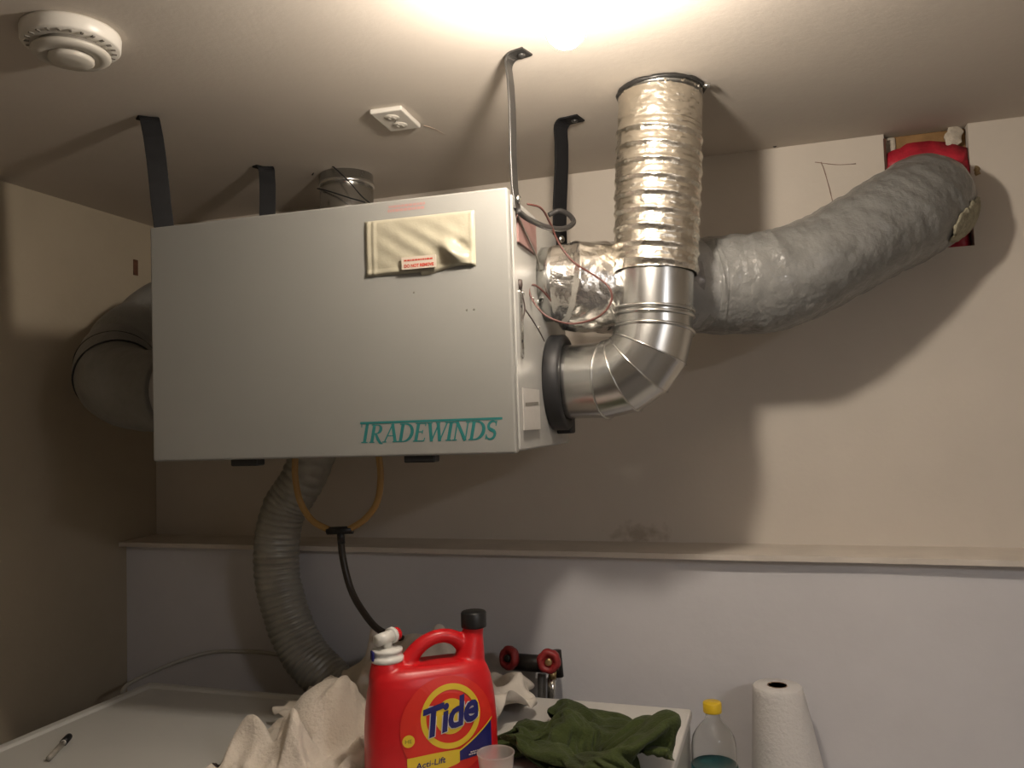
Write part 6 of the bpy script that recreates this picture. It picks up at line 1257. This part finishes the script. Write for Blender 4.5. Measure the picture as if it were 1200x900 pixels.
NEXP = 3.2
mb = MB(); vs = []; seg = 72
for z, a, b in prof:
    for i in range(seg):
        t = 2 * pi * i / seg; ct, st_ = cos(t), sin(t)
        vs.append(V((JW * a * math.copysign(abs(ct) ** (2 / NEXP), ct), JD * b * math.copysign(abs(st_) ** (2 / NEXP), st_), z)))
fs = []
for j in range(len(prof) - 1):
    for i in range(seg):
        k = (i + 1) % seg
        fs.append((j * seg + i, j * seg + k, (j + 1) * seg + k, (j + 1) * seg + i))
fs += [list(range(seg))[::-1], [(len(prof) - 1) * seg + i for i in range(seg)]]
mb.add(vs, fs, 0, True)
# neck on the right, carrying the black cap
mb.tube([(.066, 0, .17), (.073, 0, .215), (.079, 0, .25), (.083, 0, .282)], lambda t: .036 - .017 * min(1, t * 1.25), 28, n=20)
# handle arch
mb.tube([(-.055, 0, .196), (-.042, 0, .222), (-.018, 0, .252), (.014, 0, .267), (.044, 0, .262), (.066, 0, .240), (.078, 0, .215)], lambda t: .0135 + .007 * abs(2 * t - 1) ** 2, 24, n=40)
# shoulder under the spigot
mb.lathe([(.034, .16), (.033, .205), (.030, .222), (.027, .232), (.0255, .234)], (-.076, 0, 0), seg=32)
o = mb.build('jug_body', M['red'], jug)
rm = o.modifiers.new('remesh', 'REMESH'); rm.mode = 'VOXEL'; rm.voxel_size = .0028; rm.use_smooth_shade = True
sm = o.modifiers.new('smooth', 'SMOOTH'); sm.iterations = 6; sm.factor = .5
dg = bpy.context.evaluated_depsgraph_get()
me2 = bpy.data.meshes.new_from_object(o.evaluated_get(dg))
o.modifiers.clear(); o.data = me2
for p in me2.polygons: p.use_smooth = True
MB().lathe([(.0225, .278), (.0230, .282), (.0230, .306), (.021, .309), (0, .309)], (.0833, 0, 0), seg=32, mod=lambda t, h: 1 + .015 * (int(t * 9) % 2)).build('black_cap', M['black_pl'], jug)
sp_ = MB().lathe([(.0275, .231), (.029, .234), (.029, .240), (.0255, .241), (.0255, .248), (.0268, .249), (.0268, .255), (.012, .257), (0, .257)], (-.076, 0, 0), seg=36).build('spigot', M['spig'], jug)
MB().tube([(-.076, 0, .254), (-.076, 0, .277)], .0088, 20).tube([(-.095, -.014, .2755), (-.068, .004, .2775)], .0115, 24).build('spigot_barrel', M['spig'], sp_)
MB().tube([(-.069, .0035, .2775), (-.0635, .007, .278)], .0155, 28).build('spigot_flange', M['spig'], sp_)
MB().tube([(-.063, .0075, .278), (-.055, .0125, .2785)], .0125, 24).build('push_button', M['red'], sp_)
MB().box((-.1055, -.014, .236), (-.1005, .004, .254)).build('spigot_shade_strip', M['lab_blue'], sp_, bevel=.002)  # blue strip put in for the bluish shading at the spigot's left edge


def jf(x, z, e=.0):
    a, b = sect(z)
    q = min(.97, abs(x) / a)
    return V((x, -b * (1 - q ** NEXP) ** (1 / NEXP) - e - .0006, z))


# raised label rim
def ring_strip(cx, cz, r0x, r0z, r1x, r1z, e, n=64):
    vs = []; fs = []
    for i in range(n):
        t = 2 * pi * i / n
        for k in range(4):
            f = k / 3
            vs.append(jf(cx + (r0x + (r1x - r0x) * f) * cos(t), cz + (r0z + (r1z - r0z) * f) * sin(t), e))
    for i in range(n):
        j = (i + 1) % n
        for k in range(3): fs.append((4 * i + k, 4 * i + k + 1, 4 * j + k + 1, 4 * j + k))
    return MB().add(vs, fs)


def band(x0, x1, lo, hi, e, nx=26, nzv=6):
    vs = []; fs = []
    for i in range(nx + 1):
        x = x0 + (x1 - x0) * i / nx
        for k in range(nzv + 1):
            z = lo(x) + (hi(x) - lo(x)) * k / nzv
            vs.append(jf(x, z, e))
    for i in range(nx):
        for k in range(nzv):
            a = i * (nzv + 1) + k
            fs.append((a, a + 1, a + nzv + 2, a + nzv + 1))
    return MB().add(vs, fs)


LCX, LCZ = .016, .131
ol = ring_strip(LCX, LCZ - .018, .0, .0, .083, .092, .0012)
label = ol.build('label', M['lab_red'], jug)
# yellow ring, inner yellow core, red between
ring_strip(LCX + .006, LCZ, .044, .049, .0535, .060, .0020).build('yellow_ring', M['lab_yel'], label)
ring_strip(LCX + .006, LCZ, 0, 0, .028, .033, .0020, 40).build('yellow_core', M['lab_yel'], label)


def tide_plane(e):
    ca, sa_ = cos(.20), sin(.25)
    return lambda a, b: jf(LCX + .004 + a * ca - b * sa_ * .2, LCZ + b + a * sa_, e)


def lettered(e, grow):
    mb = MB()
    text_mb(mb, 'Tide', .073, tide_plane(e), shear=.18, bold=.0022 + grow, align='CENTER', xscale=.83, spacing=.93, fine=.006)
    zs = [v.z for v in mb.v]
    dz = LCZ + .002 - (min(zs) + max(zs)) / 2
    for v in mb.v: v.z += dz
    return mb


lettered(.0030, .0020).build('lettering_outline', M['lab_white'], label)
lettered(.0042, 0).build('lettering', M['lab_blue'], label)
# blue and yellow swooshes
sw = lambda x: .054 + .038 * max(0, (x + .01) / .10) ** 1.7
band(.036, .097, lambda x: .046 + .008 * (x - .036) / .06, lambda x: sw(x) + .014 * max(0, (x - .036) / .061), .0022).build('blue_panel', M['lab_blue'], label)
band(.034, .099, lambda x: sw(x) + .014 * max(0, (x - .036) / .061), lambda x: sw(x) + .014 * max(0, (x - .036) / .061) + .0035, .0026).build('yellow_edge', M['lab_yel'], label)
band(-.056, .0355, lambda x: .044 - .020 * max(0, (.0355 - x) / .0915) ** .7 + (.03 * max(0, (-.03 - x) / .032)), lambda x: .064 + .004 * sin((x + .06) * 20), .0022).build('yellow_panel', M['lab_yel'], label)
mb = MB()
text_mb(mb, 'Acti-Lift', .0155, lambda a, b: jf(-.042 + a, .043 + b + a * .10, .0030), shear=.1, bold=.0002, xscale=1.02)
mb.build('small_lettering', M['lab_blue'], label)
mb = MB()
for z, w0, w1 in ((.0485, .052, .086), (.0525, .055, .088)):
    xx = w0
    while xx < w1:
        w = random.uniform(.002, .005)
        mb.strip([(xx, z + .010 * (xx - .05) / .04 * .3 + .006), (xx + w, z + .010 * (xx + w - .05) / .04 * .3 + .006)], .0022, lambda a, b: jf(a, b, .0034)); xx += w + .0008
mb.build('fine_print', M['lab_white'], label)
ring_strip(-.053, .096, 0, 0, .0105, .0115, .0026, 28).build('seal', M['lab_yel'], label)
mb = MB(); text_mb(mb, 'HE', .010, lambda a, b: jf(-.0595 + a, .0925 + b, .0032)); mb.build('seal_lettering', mat('seal_ink', (0.18, 0.2, 0.03), 0.6), label)

# ------------------------------------------------------------------ cup, pen, elastic
q = PZ(578, 905, ZT)
CU = V((-.505, 1.385, ZT))
mb = MB().lathe([(0, .002), (.024, .002), (.0255, .004), (.0322, .066), (.0334, .067), (.0334, .0692), (.0318, .0696), (.0306, .067), (.0243, .0055), (0, .0045)], CU, seg=40)
single('measuring_cup', mb, M['frost'], 'small frosted clear plastic cup in front of the red jug', 'cup', base=CU)
pa = PZ(57, 889, ZD + .007); pb = PZ(81, 863, ZD + .007)
pen = thing('marker_pen', 'short grey marker with a black cap lying on the dryer', 'marker', pa)
dd = pb - pa
MB().tube([pa, pa + dd * .66], .0058, 16).build('barrel', M['pen'], pen, shift=pen.location)
MB().tube([pa + dd * .66, pa + dd * .70], .0062, 16).build('barrel_ring', M['label_w'], pen, shift=pen.location)
MB().tube([pa + dd * .70, pa + dd * .97, pa + dd], lambda t: .0078 - .001 * t, 16).build('pen_cap', M['black_pl'], pen, shift=pen.location)
he = PZ(262, 905, ZD + .006)
mb = MB().tube([he + V((.022 * cos(a), .014 * sin(a), .004 + .008 * (1 + sin(a * 2 + .4)) * .5)) for a in [2 * pi * i / 30 for i in range(30)]], .0048, 10, closed=True, fn=lambda t, th, p: 1 + .25 * sin(t * 120))
single('hair_elastic', mb, M['hair'], 'dark brown elastic band on the dryer at the bottom edge', 'elastic')

# ------------------------------------------------------------------ supply valves on the lower wall
va = thing('supply_valves', 'pair of water valves with red handwheels on the lower wall behind the washer', 'valve', (-.62, 1.99, .95))
vl = va.location


def wheel(c, r, axis):
    mb = MB()
    mb.lathe([(r, -.008), (r * 1.0, .004), (r * .8, .010), (r * .55, .009), (r * .5, .004), (0, .004)], c, axis, 40, mod=lambda t, h: 1 + .10 * abs(cos(t * 3)) ** .6)
    return mb


w1 = P(643, 775, 1.945); w2 = P(596, 771, 1.965)
o = wheel(w1, .027, (.12, -1, .05)).build('handwheel', M['valve'], va, shift=vl)
MB().lathe([(.0095, 0), (.0095, .005), (.006, .007), (0, .007)], w1 + V((.001, -.004, 0)), (.12, -1, .05), 16).build('wheel_nut', M['brass'], o, shift=vl)
o = wheel(w2, .027, (-.5, -1, .25)).build('handwheel', M['valve'], va, shift=vl)
MB().lathe([(.0095, 0), (.0095, .005), (.006, .007), (0, .007)], w2 + V((0, -.004, 0)), (-.5, -1, .25), 16).build('wheel_nut', M['valve_d'], o, shift=vl)
MB().tube([P(598, 775, 1.99), P(622, 777, 1.985), P(652, 779, 1.985)], .021, 20).tube([P(652, 762, 1.985), P(655, 793, 1.985)], .012, 14).tube([w1, P(646, 776, 1.99)], .010, 12).tube([w2, P(600, 773, 1.99)], .010, 12).tube([P(620, 776, 1.985), P(620, 776, YL + .01)], .018, 16).build('valve_body', M['valve_d'], va, shift=vl)
MB().tube([P(635, 790, 1.99), P(635, 830, 1.99)], .0105, 18).build('braided_hose', M['braid'], va, shift=vl)
MB().tube([P(648, 786, 1.97), P(647, 796, 1.97)], .010, 16).build('brass_nut', M['brass'], va, shift=vl)
MB().tube([P(647, 795, 1.97), P(646, 812, 1.97), P(645, 830, 1.97)], lambda t: .0115 - .003 * t, 20).build('chrome_coupling', M['chrome'], va, shift=vl)

# ------------------------------------------------------------------ side table, bottle, paper towel
ZS = .69
tb = thing('side_table', 'low white side table beside the washer under bottle and paper roll', 'table', (.16, 1.78, 0))
l = tb.location
MB().box((-.19, 1.54, ZS - .025), (.52, YL - .01, ZS)).build('tabletop', M['table'], tb, shift=l, bevel=.004)
for x in (-.16, .49):
    for y in (1.57, YL - .04): MB().box((x - .018, y - .018, 0), (x + .018, y + .018, ZS - .024)).build('leg', M['table'], tb, shift=l)
bc = P(836, 860, 1.82)
bt = thing('plastic_bottle', 'clear plastic bottle with yellow cap standing right of the washer', 'bottle', (bc.x, 1.82, ZS))
bh = .2675
outer = [(.030, .0), (.046, .004), (.0475, .02), (.0475, .115), (.0475, .135), (.0475, .160), (.0468, .180), (.0435, .196), (.036, .210), (.026, .222), (.0175, .232), (.0148, .238), (.0148, .247), (.0175, .248), (.0175, .250), (.0135, .251), (.0135, .262)]
inner = [(r - .0012, h + (.002 if h < .01 else 0)) for r, h in outer[::-1]]
MB().lathe(outer + inner[:-1] + [(.028, .003), (0, .003)], seg=48).build('bottle_body', M['clear'], bt)
MB().lathe([(.0485, .04), (.0485, .136)], seg=48).lathe([(.0479, .136), (.0479, .04)], seg=48).build('label', M['blab'], bt)
MB().lathe([(.0487, .134), (.0490, .1365), (.0487, .139), (.0478, .1365)], seg=48).build('label_edge', M['blab_edge'], bt)
MB().lathe([(.0192, .2475), (.0195, .250), (.0195, .2665), (.018, .2685), (0, .2685)], seg=48, mod=lambda t, h: 1 + .02 * abs(sin(t * 24))).build('cap', M['ycap'], bt)
pc = P(911, 803, 1.955)
pr = thing('paper_towel_roll', 'white paper towel roll flaring at its base on the right', 'paper roll', (pc.x + .022, 1.955, ZS))
rz = pc.z - ZS
RT, RB = .0535, .088
prof_p = [(.021, rz), (RT - .003, rz), (RT, rz - .003)]
for i in range(1, 20):
    f = i / 19
    prof_p.append((RT + (RB - RT) * f ** .95, (rz - .003) * (1 - f)))
prof_p += [(.021, 0), (.021, rz)]
mb = MB().lathe(prof_p, seg=64, mod=None)
for v in mb.v: v.x += -.022 * (v.z / rz)
mb.build('paper', M['paper'], pr)
mb = MB().lathe([(.0215, .002), (.0215, rz + .001), (.0200, rz + .001), (.0200, .002)], seg=36)
mb.lathe([(.0201, rz - .010), (0, rz - .010)], seg=36)
for v in mb.v: v.x += -.022 * (v.z / rz)
mb.build('cardboard_core', M['core'], pr)
